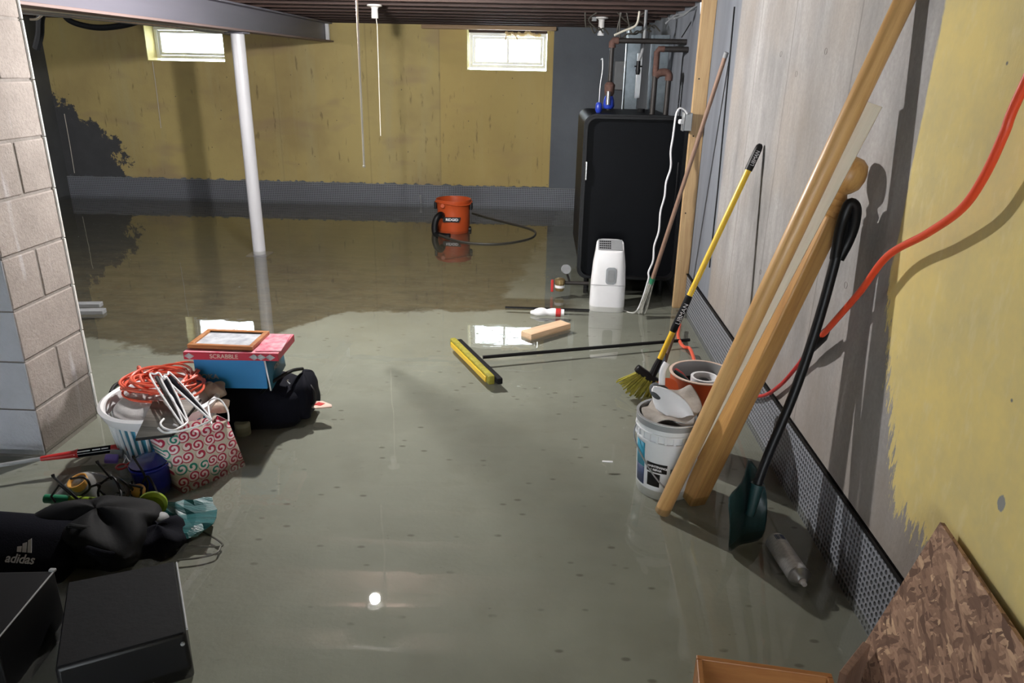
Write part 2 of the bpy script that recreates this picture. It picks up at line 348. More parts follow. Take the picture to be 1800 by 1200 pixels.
MAT = dict(
 wr=mat_wall_right(), wb=mat_wall_back(), floor=mat_floor(), water=mat_water(), cmu=mat_cmu(), osb=mat_osb(), dimr=mat_dimple(1), dimb=mat_dimple(0), swirl=mat_swirl(),
 grey_wall=M_('grey_wall', (.10, .105, .11), .8, var=.3, scale=3, bump=.2),
 paleblock=M_('pale_block_paint', (.47, .48, .53), .6, var=.18, scale=6, bump=.5, bscale=90),
 mortar=M_('mortar', (.30, .27, .25), .9, var=.3, bump=.6), whitepaint=M_('white_edge', (.75, .73, .70), .6, var=.2, scale=20, bump=.2),
 joist=wood('joist_wood', (.065, .032, .024), (.030, .015, .012), .7, axis='X'), subfloor=wood('subfloor', (.06, .035, .025), (.03, .018, .014), .8, axis='Y'),
 sill=wood('sill_wood', (.42, .29, .17), (.27, .17, .09), .7, axis='X'), pinkwood=wood('beam_wood', (.40, .25, .19), (.26, .15, .11), .7, axis='Y'),
 steel=M_('painted_steel', (.155, .15, .185), .45, .0, var=.25, scale=4, stretch=(1, .1, 1), bump=.1), flange=M_('worn_flange_paint', (.25, .18, .17), .6, var=.35, scale=5, stretch=(1, .15, 1), bump=.2), post=M_('white_post', (.66, .66, .70), .4, var=.15, scale=6, stretch=(1, 1, .1)),
 vinyl=M_('vinyl', (.80, .82, .85), .35, var=.04), sillyel=M_('reveal_paint', (.62, .53, .20), .6, var=.25, scale=7, bump=.2), foam=M_('spray_foam', (.75, .58, .33), .8, var=.35, bump=.6),
 white=M_('white_plastic', (.78, .78, .80), .35, var=.04), offwhite=M_('porcelain', (.70, .68, .66), .3, var=.06), string=M_('string', (.72, .68, .58), .8),
 black=M_('black_plastic', (.005, .005, .006), .45, var=.2, spec=.3), blackm=M_('black_matte', (.007, .0075, .009), .75, var=.3, bump=.2, spec=.2), navy=M_('navy_cloth', (.0045, .005, .010), .85, var=.3, bump=.3, bscale=200, spec=.12),
 tank=M_('tank_skin', (.0025, .003, .0045), .5, var=.35, scale=3, bump=.05, spec=.12), chrome=M_('chrome', (.6, .6, .6), .2, 1), gsteel=M_('galvanised', (.26, .30, .33), .38, .7, var=.3, scale=18), dullgrey=M_('dull_grey', (.27, .28, .29), .6, var=.15),
 pipe=M_('black_iron', (.035, .030, .028), .5, .3, var=.4, bump=.2), rust=M_('rusty_iron', (.13, .065, .05), .8, .1, var=.5, scale=30, bump=.4), bluewrap=M_('blue_wrap', (.02, .05, .42), .35, var=.3, bump=.2),
 brass=M_('brass', (.45, .33, .16), .35, .8), red=M_('red_paint', (.55, .03, .03), .4), orange=M_('orange_plastic', (.55, .085, .02), .4, var=.1, scale=6), orcord=M_('orange_cord', (.80, .075, .025), .4, var=.1),
 cordor=M_('coral_cord', (.80, .13, .07), .4), glass=M_('grey_glass', (.33, .35, .37), .2, var=.1), grille=M_('grille', (.10, .10, .11), .5),
 yellow=M_('yellow_plastic', (.80, .52, .03), .35, var=.08), bristle=M_('bristle', (.38, .34, .03), .7, var=.5, scale=40, bump=.5), greybr=M_('grey_bristle', (.09, .10, .11), .8, var=.5, bump=.5),
 maple=wood('handrail_wood', (.72, .45, .19), (.54, .29, .10), .38), pine=wood('white_board_wood', (.84, .76, .63), (.72, .62, .48), .6), newel=wood('newel_wood', (.56, .32, .105), (.34, .16, .048), .42, .8), stud=wood('stud_wood', (.60, .42, .22), (.43, .27, .13), .6),
 pinkpine=wood('block_wood', (.80, .60, .40), (.66, .42, .26), .6, axis='X'), oldstick=wood('old_handle', (.32, .20, .14), (.17, .10, .07), .6), drawer=wood('drawer_wood', (.42, .19, .06), (.27, .10, .03), .4, .6, axis='X'),
 frame=wood('frame_wood', (.50, .22, .07), (.33, .12, .035), .35, axis='X'), mop=M_('mop_strings', (.36, .36, .32), .9, var=.5, scale=60, bump=.8), greenshovel=M_('green_shovel', (.013, .048, .050), .38, var=.35, scale=20, bump=.15),
 alu=M_('can_metal', (.42, .42, .42), .33, .55, var=.3, scale=30), canlab=M_('can_label', (.66, .66, .66), .35, .1, var=.35, scale=70, stretch=(1, 1, 4)), darkblue=M_('barcode_blue', (.03, .05, .12), .5),
 bucket=M_('white_bucket', (.72, .74, .76), .35, var=.05), bucketin=M_('grey_bucket_inside', (.33, .34, .35), .5, var=.1), cloth=M_('grey_rag', (.42, .38, .34), .8, var=.4, bump=.4), teallab=M_('teal_label', (.02, .27, .42), .4),
 shoebox=M_('blue_card', (.012, .20, .47), .5, var=.06, scale=3), shoelid=M_('dark_teal_card', (.012, .10, .17), .5, var=.06), card=M_('red_card', (.50, .02, .05), .45, var=.1), cardtop=M_('red_printed_card', (.62, .07, .14), .4, var=.1, col2=(.74, .42, .46), scale=26), cream=M_('cream_paper', (.72, .60, .50), .6, var=.15, scale=30, col2=(.58, .40, .33)),
 paper=M_('printed_paper', (.60, .62, .66), .25, scale=22, col2=(.36, .38, .42)), silver=M_('silver_edge', (.6, .62, .64), .3, .6), tarp=M_('teal_bag', (.022, .15, .16), .35, var=.6, scale=14, stretch=(.5, 3, 1), bump=.6, bscale=40),
 lime=M_('lime_plastic', (.23, .34, .02), .35, var=.2), green=M_('green_plastic', (.02, .20, .10), .4), blueclear=M_('blue_plastic', (.012, .02, .25), .25, var=.4, scale=10), clear=M_('clear_wrap', (.55, .56, .56), .15, var=.2, trans=.5), orangecup=M_('amber_cup', (.72, .38, .09), .4, var=.2),
 wire=M_('grey_wire', (.06, .055, .045), .5), greencan=M_('pale_green_can', (.33, .36, .27), .4), bagplastic=M_('thin_white_bag', (.62, .60, .60), .3, var=.35, scale=14, bump=.7, bscale=22), driftwood=wood('grey_print', (.30, .27, .24), (.12, .11, .10), .5, axis='X'),
 skyblue=M_('sky_blue_plastic', (.10, .42, .62), .35), tan=M_('tan_cloth', (.42, .32, .25), .8, var=.3, bump=.4), blue2=M_('pale_blue_plastic', (.22, .30, .42), .4), purple=M_('violet_plastic', (.16, .10, .42), .4),
)
def glow(name, col, st):
    m = bpy.data.materials.new(name); m.use_nodes = True; b = m.node_tree.nodes['Principled BSDF']
    b.inputs['Base Color'].default_value = (*col, 1); b.inputs['Emission Color'].default_value = (*col, 1); b.inputs['Emission Strength'].default_value = st; return m
MAT['bulb'] = glow('lit_bulb', (1.0, .965, .93), BULB); MAT['fill_side'] = glow('fill_bulb_side', (1.0, .97, .94), 1000.0); MAT['fill_rear'] = glow('fill_bulb_rear', (1.0, .965, .93), FILL_BULB)  # only the first bulb is real; side and rear ones are added fill
g = G('window_glass'); g.b.inputs['Transmission Weight'].default_value = 1; g.n.remove(g.b)
_t = g.n.new('ShaderNodeBsdfTransparent'); _t.inputs[0].default_value = (.95, .97, .98, 1); _g = g.n.new('ShaderNodeBsdfGlossy'); _g.inputs['Roughness'].default_value = .02
_x = g.n.new('ShaderNodeMixShader'); _x.inputs[0].default_value = .05; g.t.links.new(_t.outputs[0], _x.inputs[1]); g.t.links.new(_g.outputs[0], _x.inputs[2]); g.t.links.new(_x.outputs[0], g.out.inputs[0])
MAT['pane'] = g.m
m = MAT

# ------------------------------------------------------------------ room shell
struct(MB().bb(LEFT-.2, RIGHT+.2, FRONT-.2, BACK+.5, -.12, 0).build('floor', m['floor'], smooth=False))
wt = MB().sheet([[(LEFT, y, WATER), (RIGHT, y, WATER)] for y in (FRONT, BACK)]).build('flood_water', m['water'])
tag(wt, 'shallow clear flood water covering the whole basement floor', 'water', kind='stuff')
struct(MB().bb(RIGHT, RIGHT+.2, FRONT-.2, BACK+.4, -.1, 2.5).build('wall_right', m['wr'], smooth=False))
struct(MB().bb(LEFT-.2, LEFT, FRONT-.2, BACK+.4, -.1, 2.5).build('wall_left', m['grey_wall'], smooth=False))
DX0, DX1 = -2.2, .3     # added doorway, unseen behind the viewer, letting in fill daylight
struct(MB().bb(LEFT-.2, DX0, FRONT-.2, FRONT, -.1, 2.5).bb(DX1, RIGHT+.2, FRONT-.2, FRONT, -.1, 2.5).bb(DX0, DX1, FRONT-.2, FRONT, 1.75, 2.5).bb(DX0, DX1, FRONT-.2, FRONT, -.1, .12).build('wall_front', m['grey_wall'], smooth=False))
struct(MB().bb(DX0-.06, DX0+.02, FRONT, FRONT+.03, .12, 1.82).bb(DX1-.02, DX1+.06, FRONT, FRONT+.03, .12, 1.82).bb(DX0+.02, DX1-.02, FRONT, FRONT+.03, 1.74, 1.82).build('added_door_1', m['stud'], bevel=.003, smooth=False))  # frame around the added daylight opening
W1 = (-4.515, -3.605, 1.58, 2.02); W2 = (-.865, .046, 1.548, 2.02); WD = .30
wb = MB()
zs = (-.1, 2.5)
wb.bb(LEFT, W1[0], BACK, BACK+WD, *zs).bb(W1[1], W2[0], BACK, BACK+WD, *zs).bb(W2[1], RIGHT, BACK, BACK+WD, *zs)
for W in (W1, W2): wb.bb(W[0], W[1], BACK, BACK+WD, -.1, W[2]).bb(W[0], W[1], BACK, BACK+WD, W[3], 2.5)
struct(wb.build('wall_back', m['wb'], smooth=False))
# dark tie holes left by the formwork
for x, y in ((1452, 90), (1568, 80), (1373, 95), (1487, 501), (1400, 130), (1337, 478)):
    p = at(x, y, X=RIGHT); q = MB().lathe([(.0001, .0), (.011, .0), (.012, .004)], T(RIGHT+.003, p.y, p.z, 0, -PI/2, 0), 12, sy=1).build('tie_hole', m['rust'], bpy.data.objects['wall_right'])
# drainage membrane strips
def membrane(name, mat, pts, top, up):
    pass
st_ = MB().bb(RIGHT-.012, RIGHT, 1.0, BACK, 0, .283).build('baseboard_right', m['dimr'], bevel=.002, smooth=False); struct(st_)
q = MB().bb(RIGHT-.018, RIGHT, 1.0, BACK, .276, .283).build('top_lip', m['black'], st_)
sb_ = MB().bb(LEFT, RIGHT-.02, BACK-.012, BACK, 0, .262).build('baseboard_back', m['dimb'], bevel=.002, smooth=False); struct(sb_)
q = MB().bb(LEFT, RIGHT-.02, BACK-.016, BACK, .255, .262).build('top_lip', m['dullgrey'], sb_)

# ceiling: subfloor and joists
ceil = struct(MB().bb(LEFT-.2, RIGHT+.2, FRONT-.2, BACK+.5, CEIL+.2, CEIL+.26).build('ceiling', m['subfloor'], smooth=False))
jy = BACK - .30; k = 0
while jy > FRONT:
    MB().bb(LEFT, RIGHT, jy-.02, jy+.02, CEIL, CEIL+.199).build('joist', m['joist'], ceil, bevel=.003, smooth=False); jy -= .40
q = MB().bb(LEFT, RIGHT, BACK-.06, BACK+WD, CEIL-.0, CEIL+.04).build('trim_1', m['joist'], smooth=False); struct(q)
q = MB().bb(-1.35, .13, BACK-.10, BACK-.005, CEIL-.045, CEIL-.003).build('trim_2', m['sill'], bevel=.004, smooth=False); struct(q)

# painted steel I-beam with a timber plate beside it
bm_ = thing('steel_beam', 'grey painted steel beam under the joists, carried by white post', 'beam', (-2.42, 0, 1.82)); bm_['kind'] = 'structure'
y0, y1 = FRONT, BACK-.03
MB().bb(-.075, .075, y0, y1, 0, .016).build('lower_flange', m['flange'], bm_, bevel=.003, smooth=False)
b = MB().bb(-.07, .07, y0, y1, .186, .2).bb(-.005, .005, y0, y1, .014, .186)
b.build('girder', m['steel'], bm_, bevel=.002, smooth=False)
MB().bb(-.20, -.075, y0, y1-1.2, .10, .195).build('timber_plate', m['pinkwood'], bm_, bevel=.004, smooth=False)
MB().bb(.01, .05, y1-.09, y1-.05, .016, .184).build('shim', m['white'], bm_, bevel=.002)

# block pier
px = -2.06
pier = MB().bb(px-.595, px-.004, 2.706, 3.086, -.02, CEIL).build('pillar', m['mortar'], smooth=False); struct(pier)
zc = [0.0, .015, .228, .441, .655, .866, 1.08, 1.292, 1.514, 1.738, 1.95, CEIL]
for i in range(len(zc)-1):
    z0, z1 = zc[i]+.005, zc[i+1]-.005
    if z1 - z0 < .02: continue
    cuts = [(2.70, 3.092)] if i % 2 else [(2.70, 2.893), (2.903, 3.092)]
    for (a, c_) in cuts:
        e = (2.0 - (z0+z1)/2) * 0
        s_ = MB(); s_.bb(px-.19, px, a, c_, z0, z1)
        s_.build('block', m['cmu'], pier, bevel=.006)
    s_ = MB(); xs = [px-.6, px-.20] if i % 2 else [px-.6, px-.40, px-.20]
    for a, c_ in zip(xs, xs[1:]): s_.bb(a+.005, c_-.004, 2.70, 3.09, z0, z1)
    s_.build('block', m['cmu'], pier, bevel=.006)
fp = MB()
for i in range(len(zc)-1):
    if zc[i+1]-zc[i] > .03 and zc[i] < .80: fp.bb(px-.60, px-.0025, 2.6965, 2.7005, zc[i]+.003, min(zc[i+1]-.003, 2.02))
fp.build('painted_face', m['paleblock'], pier, bevel=.002)
tr = MB()
for i in range(len(zc)-1):
    if zc[i+1]-zc[i] > .03: tr.bb(px-.012, px+.006, 3.086, 3.098, zc[i]+.002, zc[i+1]-.001)
tr.build('edge_bead', m['whitepaint'], pier, bevel=.003)

# windows
def window(n, W, foam):
    x0, x1, z0, z1 = W; r = bpy.data.objects.new('window_%d' % n, None); C.objects.link(r); r.location = ((x0+x1)/2, BACK+.2, z0); r['kind'] = 'structure'
    hw = (x1-x0)/2; h = z1-z0; yb = .0
    MB().bb(-hw, -hw+.012, -.2, .1, 0, h).bb(hw-.012, hw, -.2, .1, 0, h).bb(-hw, hw, -.2, .1, 0, .012).build('window_reveal', m['sillyel'], r, smooth=False)
    a, b_, c, d = -hw+.02, hw-.02, .035, h-.065
    f = MB()
    def ring(f, a, b, c, d, t, y0, y1):
        f.bb(a, b, y0, y1, c, c+t).bb(a, b, y0, y1, d-t, d).bb(a, a+t, y0, y1, c+t, d-t).bb(b-t, b, y0, y1, c+t, d-t)
    ring(f, a, b_, c, d, .035, .0, .06); f.build('window_frame', m['vinyl'], r, bevel=.004)
    f = MB(); ring(f, a+.037, b_-.037, c+.037, d-.037, .03, .015, .05); f.bb(-.013, .013, .012, .05, c+.06, d-.06) if n == 2 else None
    f.build('sash', m['vinyl'], r, bevel=.003)
    MB().bb(a+.05, b_-.05, .03, .034, c+.05, d-.05).build('pane', m['pane'], r, smooth=False)
    MB().bb(a-.01, b_+.01, .0, .08, d, h).build('head_board', m['joist'] if n == 2 else m['sill'], r, smooth=False)
    if foam:
        fo = MB(); rnd = random.Random(n)
        pts = [(-hw*.05 + i*.035, -.03+rnd.uniform(-.02, .02), h-.07+rnd.uniform(-.02, .02)) for i in range(12)] if n == 2 else [(-hw*.6+i*.09, -.03, h-.06+rnd.uniform(-.015, .015)) for i in range(8)]
        fo.tube(spline(pts, 3), [rnd.uniform(.008, .022) for _ in range(len(spline(pts, 3)))], 8)
        fo.build('spray_foam', m['foam'], r)
        if n == 2:
            for x0_, w_ in ((-.03, .14),):
                MB().tube(spline([(x0_, -.03, h-.16), (x0_+.01, -.04, h-.10), (x0_+w_*.4, -.05, h-.06), (x0_+w_*.85, -.04, h-.10), (x0_+w_, -.03, h-.155)]), .006, 6).build('foam_string', m['foam'], r)
window(1, W1, True); window(2, W2, True)

# ------------------------------------------------------------------ fixtures on the ceiling
def lampholder(name, label, loc, bulb=None, string=None, group=None):
    t = thing(name, label, 'light fixture', loc)
    dl = .6 if bulb else 1.6
    MB().lathe([(.0001, 0), (.055, 0), (.057, -.012), (.03, -.018), (.024, -.03), (.026, -.045*dl), (.026, -.06*dl), (.0001, -.06*dl)], n=28).build('socket', m['offwhite'], t)
    if bulb: MB().ball(.034, T(0, 0, -.070), 12, 1.1).build('bulb', m[bulb], t)
    if string:
        p = [Vector(q) - Vector(loc) for q in string]
        MB().tube(p, .0058 if bulb else .0036, 6).build('pull_string', m['string'], t)
        MB().ball(.008 if bulb else .005, T(*p[-1]), 6).build('string_knot', m['string'], t)
    return t
L1 = (-1.045, 4.13, CEIL)
lampholder('ceiling_light', 'lit bare bulb in porcelain holder above the middle of the room', L1, 'bulb', [(-1.02, 4.09, 1.99), at(627, 0, Y=3.98), at(640, 292, Y=3.98)])
p2 = at(658, 8, z=CEIL); p2.z = CEIL
lampholder('lamp_holder', 'empty white porcelain lamp holder with thin pull string, near rear wall', tuple(p2), None, [p2 + Vector((0.01, -.02, -.06)), at(663, 45, Y=p2.y), at(669, 238, Y=p2.y)])
p3 = at(1058, 30, z=CEIL); p3.z = CEIL
t = lampholder('lamp_holder', 'white porcelain lamp holder with plug adapter above black oil tank', tuple(p3))
MB().lathe([(.018, -.085), (.02, -.12), (.03, -.135), (.03, -.15), (.0001, -.152)], n=20).build('plug_adapter', m['white'], t)
MB().bb(-.085, -.045, -.02, .02, -.035, -.0).build('junction_cover', m['dullgrey'], t, bevel=.004)
lampholder('ceiling_light', 'added fill bulb in porcelain holder, unseen behind the viewer', (-.9, -.9, CEIL), 'fill_rear')  # added out of view to brighten faces turned to the camera
lampholder('ceiling_light', 'added fill bulb in porcelain holder, unseen between the left wall and the beam', (-3.9, 4.5, CEIL), 'fill_side')  # added above the view to lift the rear left of the room

# post
pp = at(453, 440, z=WATER)
post = thing('support_post', 'white round steel post standing in the water under the beam', 'post', (-2.45, 6.3, 0))
MB().lathe([(.053, 0), (.053, 1.805)], n=32, cap0=True, cap1=True).build('post_shaft', m['post'], post)
MB().bb(-.075, .075, -.075, .075, 1.805, 1.819).build('cap_plate', m['steel'], post, bevel=.002)
MB().bb(-.09, .09, -.09, .09, 0, .012).build('base_plate', m['steel'], post, bevel=.002)
# dangling strings on the left of the rear wall
for (a, b_, lab) in (((268, 108), (283, 225), 'thin pale string hanging below the corner of left window'), ((113, 200), (131, 304), 'thin pale string hanging in the dark rear left corner')):
    tag(MB().tube([at(*a, Y=BACK-.02), at((a[0]+b_[0])/2+.5, (a[1]+b_[1])/2, Y=BACK-.03), at(*b_, Y=BACK-.02)], .004, 5).build('string', m['string']), lab, 'string')

# ------------------------------------------------------------------ oil tank
TY = 5.30
tk = thing('oil_tank', 'tall black oil tank in the corner beside the wall stud', 'tank', (.655, TY, 0))
def rrect(hx, z0, z1, r, n=6):
    pts = []
    for cx, cz, a0 in ((hx-r, z1-r, 0), (-hx+r, z1-r, 90), (-hx+r, z0+r, 180), (hx-r, z0+r, 270)):
        for i in range(n+1):
            a = math.radians(a0 + 90*i/n); pts.append((cx + r*math.cos(a), cz + r*math.sin(a)))
    return pts
MY = Matrix(((1,0,0,0),(0,0,-1,0),(0,1,0,0),(0,0,0,1)))   # prism axis to -Y
MB().prism(rrect(.345, .155, 1.285, .07), 1.2, T(0, 1.24) @ MY).build('tank_body', m['tank'], tk, bevel=.01)
rim = MB(); o1 = rrect(.362, .14, 1.305, .075); o2 = rrect(.335, .167, 1.278, .06)
for a_, (ya, yb_) in enumerate(((.02, .045), (.0, .012))):
    n = len(o1); oo = o1 if a_ == 0 else rrect(.35, .152, 1.293, .07)
    vs = [(x, ya, z) for x, z in oo] + [(x, ya, z) for x, z in o2] + [(x, yb_, z) for x, z in oo] + [(x, yb_, z) for x, z in o2]
    fs = []
    for i in range(n):
        j = (i+1) % n; fs += [(i, j, n+j, n+i), (2*n+j, 2*n+i, 3*n+i, 3*n+j), (j, i, 2*n+i, 2*n+j), (n+i, n+j, 3*n+j, 3*n+i)]
    rim.add(vs, fs)
rim.build('rim', m['black'], tk)
for sx in (-.28, .28):
    for sy in (.12, 1.12):
        MB().lathe([(.02, 0), (.02, .17)], T(sx, sy, 0), 14, cap0=True).build('leg', m['black'], tk)
MB().bb(-.34, -.325, -.012, .0, .86, .99).build('latch', m['chrome'], tk, bevel=.004)
MB().lathe([(.03, 1.285), (.03, 1.31), (.0001, 1.31)], T(.12, .8, 0), 16).build('bung', m['blackm'], tk)
MB().bb(.30, .31, -.014, 0, .70, 1.0).build('side_strap', m['black'], tk, bevel=.003)
# filling and vent pipes
fy = TY + .62
f1 = thing('fill_pipe', 'black iron pipe from tank top bending to the wall, blue wrapping at foot', 'pipe', (.505, fy, 1.285))
MB().tube([(0,0,.02), (0,0,.23)], .017, 14).build('lower_length', m['pipe'], f1)
MB().tube([(0,0,.03), (0,0,.05), (0,0,.09), (0,0,.12)], [.035, .045, .04, .03], 14).build('wrapping', m['bluewrap'], f1)
MB().tube([(0,0,.12), (0,0,.14), (0,0,.20), (0,0,.22)], [.026, .036, .04, .024], 14).build('gauge_body', m['rust'], f1)
MB().tube([(-.012,-.045,.06), (-.012,-.045,.155)], .016, 12).build('gauge_glass', m['chrome'], f1)
MB().tube([(0,0,.22), (0,0,.47)], .017, 14).build('upper_length', m['pipe'], f1)
MB().tube([(0,0,.46), (0,0,.495), (.01,0,.51), (.045,0,.51)], .026, 14).build('elbow', m['rust'], f1)
MB().tube([(.04,0,.51), (.543,0,.51)], .019, 14).build('wall_run', m['pipe'], f1)
f2 = thing('vent_pipe', 'rusty looped pipe rising from right side of tank top', 'pipe', (.925, fy-.1, 1.285))
MB().tube([(0,0,0), (0,0,.25)], .02, 14).build('riser', m['pipe'], f2)
MB().tube(spline([(0,0,.24), (0,0,.275), (-.02,0,.295), (-.055,0,.295), (-.085,0,.285), (-.10,0,.265)], 4), .028, 14).build('elbow', m['rust'], f2)
MB().tube([(-.10,0,0), (-.10,0,.27)], .02, 14).build('second_riser', m['pipe'], f2)
MB().tube([(-.10,0,.27), (-.10,0,.435), (-.085,0,.455), (-.05,0,.455)], .022, 14).build('upper_bend', m['rust'], f2)
MB().tube([(-.05,0,.455), (.122,0,.455)], .02, 14).build('wall_run', m['pipe'], f2)
g2 = thing('tank_gauge', 'small blue capped level whistle with upright wire on tank top', 'gauge', (.43, fy-.02, 1.285))
MB().tube([(0,0,0), (0,0,.02), (0,0,.06), (0,0,.075)], [.018, .027, .025, .014], 12).build('cap', m['bluewrap'], g2)
MB().tube(spline([(0,0,.07), (.002,0,.2), (.012,0,.3), (.008,0,.38), (-.004,0,.375)], 4), .004, 6).build('wire_loop', m['silver'], g2)
# metal ducts and boards behind the tank
d = thing('metal_duct', 'galvanised metal duct standing behind oil tank, left of the rusty vent pipe', 'duct', (.74, 6.60, 0))
MB().bb(-.055, .055, -.03, .12, .0, 1.93).build('duct_body', m['gsteel'], d, bevel=.004, smooth=False)
MB().tube([(-.065, -.04, .9), (-.065, -.04, 1.80)], .008, 8).build('seam_rod', m['gsteel'], d)
d = thing('sheet_metal', 'pale galvanised sheet metal panel behind the looped vent pipe', 'panel', (1.0, 6.7, 0))
MB().bb(-.10, .045, 0, .02, .0, 1.87).build('sheet', m['gsteel'], d, smooth=False)
MB().bb(-.105, -.09, -.02, .02, .0, 1.87).build('folded_edge', m['gsteel'], d, smooth=False)
tag(MB().bb(.74, .78, 6.28, 6.31, 1.38, 1.72).build('metal_bracket', m['silver'], bevel=.003), 'bright narrow metal bracket hanging just behind the tank pipes', 'bracket')
v = thing('pipe_valve', 'black shut-off valve on thin line above tank', 'valve', (.735, 6.15, 1.56))
MB().tube([(0,0,0), (0,0,.03), (0,0,.05), (0,0,.10)], [.014, .02, .016, .016], 10).build('valve_body', m['black'], v)
MB().tube(spline([(0,0,.1), (.02,0,.16), (.03,0,.25), (.03,0,.47)]), .012, 8).build('hose', m['dullgrey'], v)
MB().tube([(-.03,0,.06), (.03,0,.06)], .006, 8).build('lever', m['black'], v)
bp = at(1090, 100, Y=BACK); tag(MB().bb(bp.x-.06, bp.x+.09, BACK-.07, BACK, 1.38, 1.68).build('electrical_box', m['dullgrey'], bevel=.006), 'small grey box mounted on rear wall left of the metal duct', 'electrical box')

# valve set at the foot of the tank
fv = thing('oil_filter', 'brass oil filter and valve with red lever at the tank foot', 'valve', (.26, 5.22, 0))
MB().tube([(-.10,0,.13), (.12,0,.13)], .014, 10).build('pipe_run', m['pipe'], fv)
MB().lathe([(.0001, .07), (.028, .07), (.034, .085), (.034, .12), (.038, .125), (.038, .155), (.02, .165), (.0001, .165)], T(-.09, 0, 0), 20).build('filter_bowl', m['brass'], fv)
MB().lathe([(.036, .095), (.036, .115)], T(-.09, 0, 0), 20).build('filter_band', m['white'], fv)
MB().bb(-.155, -.135, -.01, .01, .06, .15).build('lever', m['red'], fv, bevel=.004)
MB().tube([(-.02,0,.14), (-.045,0,.21)], .008, 8).build('gauge_stem', m['pipe'], fv)
MB().lathe([(.0001, -.012), (.034, -.012), (.034, .012), (.0001, .012)], T(-.05, -.01, .235, PI/2.3, 0, .3), 20).build('dial', m['dullgrey'], fv)

# stud, outlet and cord
sd = thing('wall_stud', 'pale upright wooden stud fixed to the right wall beside oil tank', 'stud', (1.005, 5.02, 0))
MB().box(.088, .04, 1.985, T(0, 0, .03), base=True).build('timber', m['stud'], sd, bevel=.003, smooth=False)
for z in (.7, 1.2, 1.55): MB().tube([(-.02, -.021, z), (-.02, -.016, z)], .005, 8).build('nail', m['black'], sd)
ob = thing('outlet_box', 'grey metal outlet box screwed to the stud', 'outlet', (.935, 4.985, 1.29))
MB().box(.05, .07, .11, T()).build('box', m['dullgrey'], ob, bevel=.004)
MB().box(.006, .075, .115, T(-.028)).build('cover_plate', m['silver'], ob, bevel=.002)
wc = thing('power_cord', 'white power cord with plug hanging from outlet box to the mop foot', 'cord', (.905, 4.97, 1.29))
px_ = [(1208,200),(1203,193),(1194,191),(1188,204),(1183,240),(1179,266),(1179,294),(1171,320),(1168,346),(1161,372),(1158,406),(1150,432),(1148,458),(1140,478),(1139,494)]
o = Vector((.905, 4.97, 1.29))
MB().tube(spline([at(x, y, Y=4.95 - i*.006) - o for i, (x, y) in enumerate(px_)] + [Vector((.70, 4.93, .02)) - o, Vector((.60, 5.0, .01)) - o]), .0062, 8).build('cable', m['white'], wc)
MB().box(.035, .03, .03, T(-.012, 0, .0)).build('plug', m['white'], wc, bevel=.008)

# string mop leaning in the corner
p0 = at(1127, 552, z=.03); p1 = at(1277, 92, X=RIGHT-.022)
mp = thing('mop', 'old string mop with brown handle leaning in corner, grey wet strings down', 'mop', M=lean(p0, p1))
Lm = (p1-p0).length
MB().tube([(0,0,.20), (0,0,Lm*.35), (0,0,Lm-.02), (0,0,Lm)], [.014, .0135, .0125, .009], 12).build('handle', m['oldstick'], mp)
MB().tube([(0,0,Lm-.03), (0,0,Lm)], .0135, 12).build('handle_cap', m['dullgrey'], mp)
rnd = random.Random(3); s_ = MB()
for i in range(26):
    a = rnd.uniform(0, 2*PI); r = rnd.uniform(.004, .02); r2 = rnd.uniform(.01, .038)
    s_.tube(spline([(math.cos(a)*r*.6, math.sin(a)*r*.6, .27), (math.cos(a)*r*1.1, math.sin(a)*r, .17), (math.cos(a)*r2, math.sin(a)*r2*.6, .08), (math.cos(a)*r2*.7, math.sin(a)*r2, rnd.uniform(-.0, .04))], 3), .005, 6)
s_.build('mop_head', m['mop'], mp)
MB().tube([(0,0,.24), (0,0,.28)], .018, 12).build('collar', m['green'], mp)

# dehumidifier
dh = thing('dehumidifier', 'white tower dehumidifier standing in the water before oil tank', 'dehumidifier', (.5, 5.03, 0), math.radians(-3))
prof = []
secs = [(0, .118, .085), (.04, .122, .088), (.2, .120, .088), (.33, .112, .085), (.42, .100, .078), (.46, .094, .074)]
vs = []; fs = []; n = 32
for (z, hx, hy) in secs:
    for k in range(n):
        a = 2*PI*k/n; c_, s2 = math.cos(a), math.sin(a); e = .45
        x = hx*math.copysign(abs(c_)**e, c_); y = hy*math.copysign(abs(s2)**e, s2)
        zz = z + (.03*(y/hy) if z > .45 else 0); vs.append((x, y, zz))
for i in range(len(secs)-1):
    for k in range(n): l = (k+1) % n; fs.append((i*n+k, i*n+l, (i+1)*n+l, (i+1)*n+k))
fs.append(tuple(range(n))[::-1]); fs.append(tuple((len(secs)-1)*n+k for k in range(n)))
MB().add(vs, fs).build('shell', m['white'], dh, bevel=.004)
MB().sheet([[(-.082, -.060, .4415), (.082, -.060, .4415)], [(-.082, .062, .4875), (.082, .062, .4875)]], .002, (0, -.3, 1)).build('control_top', m['dullgrey'], dh)
gr = MB()
for i in range(6):
    for j in range(4): gr.box(.010, .014, .002, T(-.068+i*.0135, -.04+j*.025, .4495+j*.0094, math.radians(20)))
gr.build('vent_grille', m['black'], dh)
MB().prism(rrect(.036, .205, .325, .022), .006, T(.015, -.084) @ MY @ T()).build('tank_window', m['glass'], dh, bevel=.002)
MB().prism(rrect(.024, .222, .308, .014), .003, T(.015, -.0895) @ MY).build('inner_window', m['dullgrey'], dh)
MB().bb(-.118, .118, -.0885, -.0865, .196, .199).build('seam_line', m['dullgrey'], dh)
MB().bb(-.02, .02, -.0800, -.078, .375, .381).build('emblem', m['dullgrey'], dh)

# ------------------------------------------------------------------ things floating or lying in the middle
def wb_(x, y, z=.05): return at(x, y, z=z)
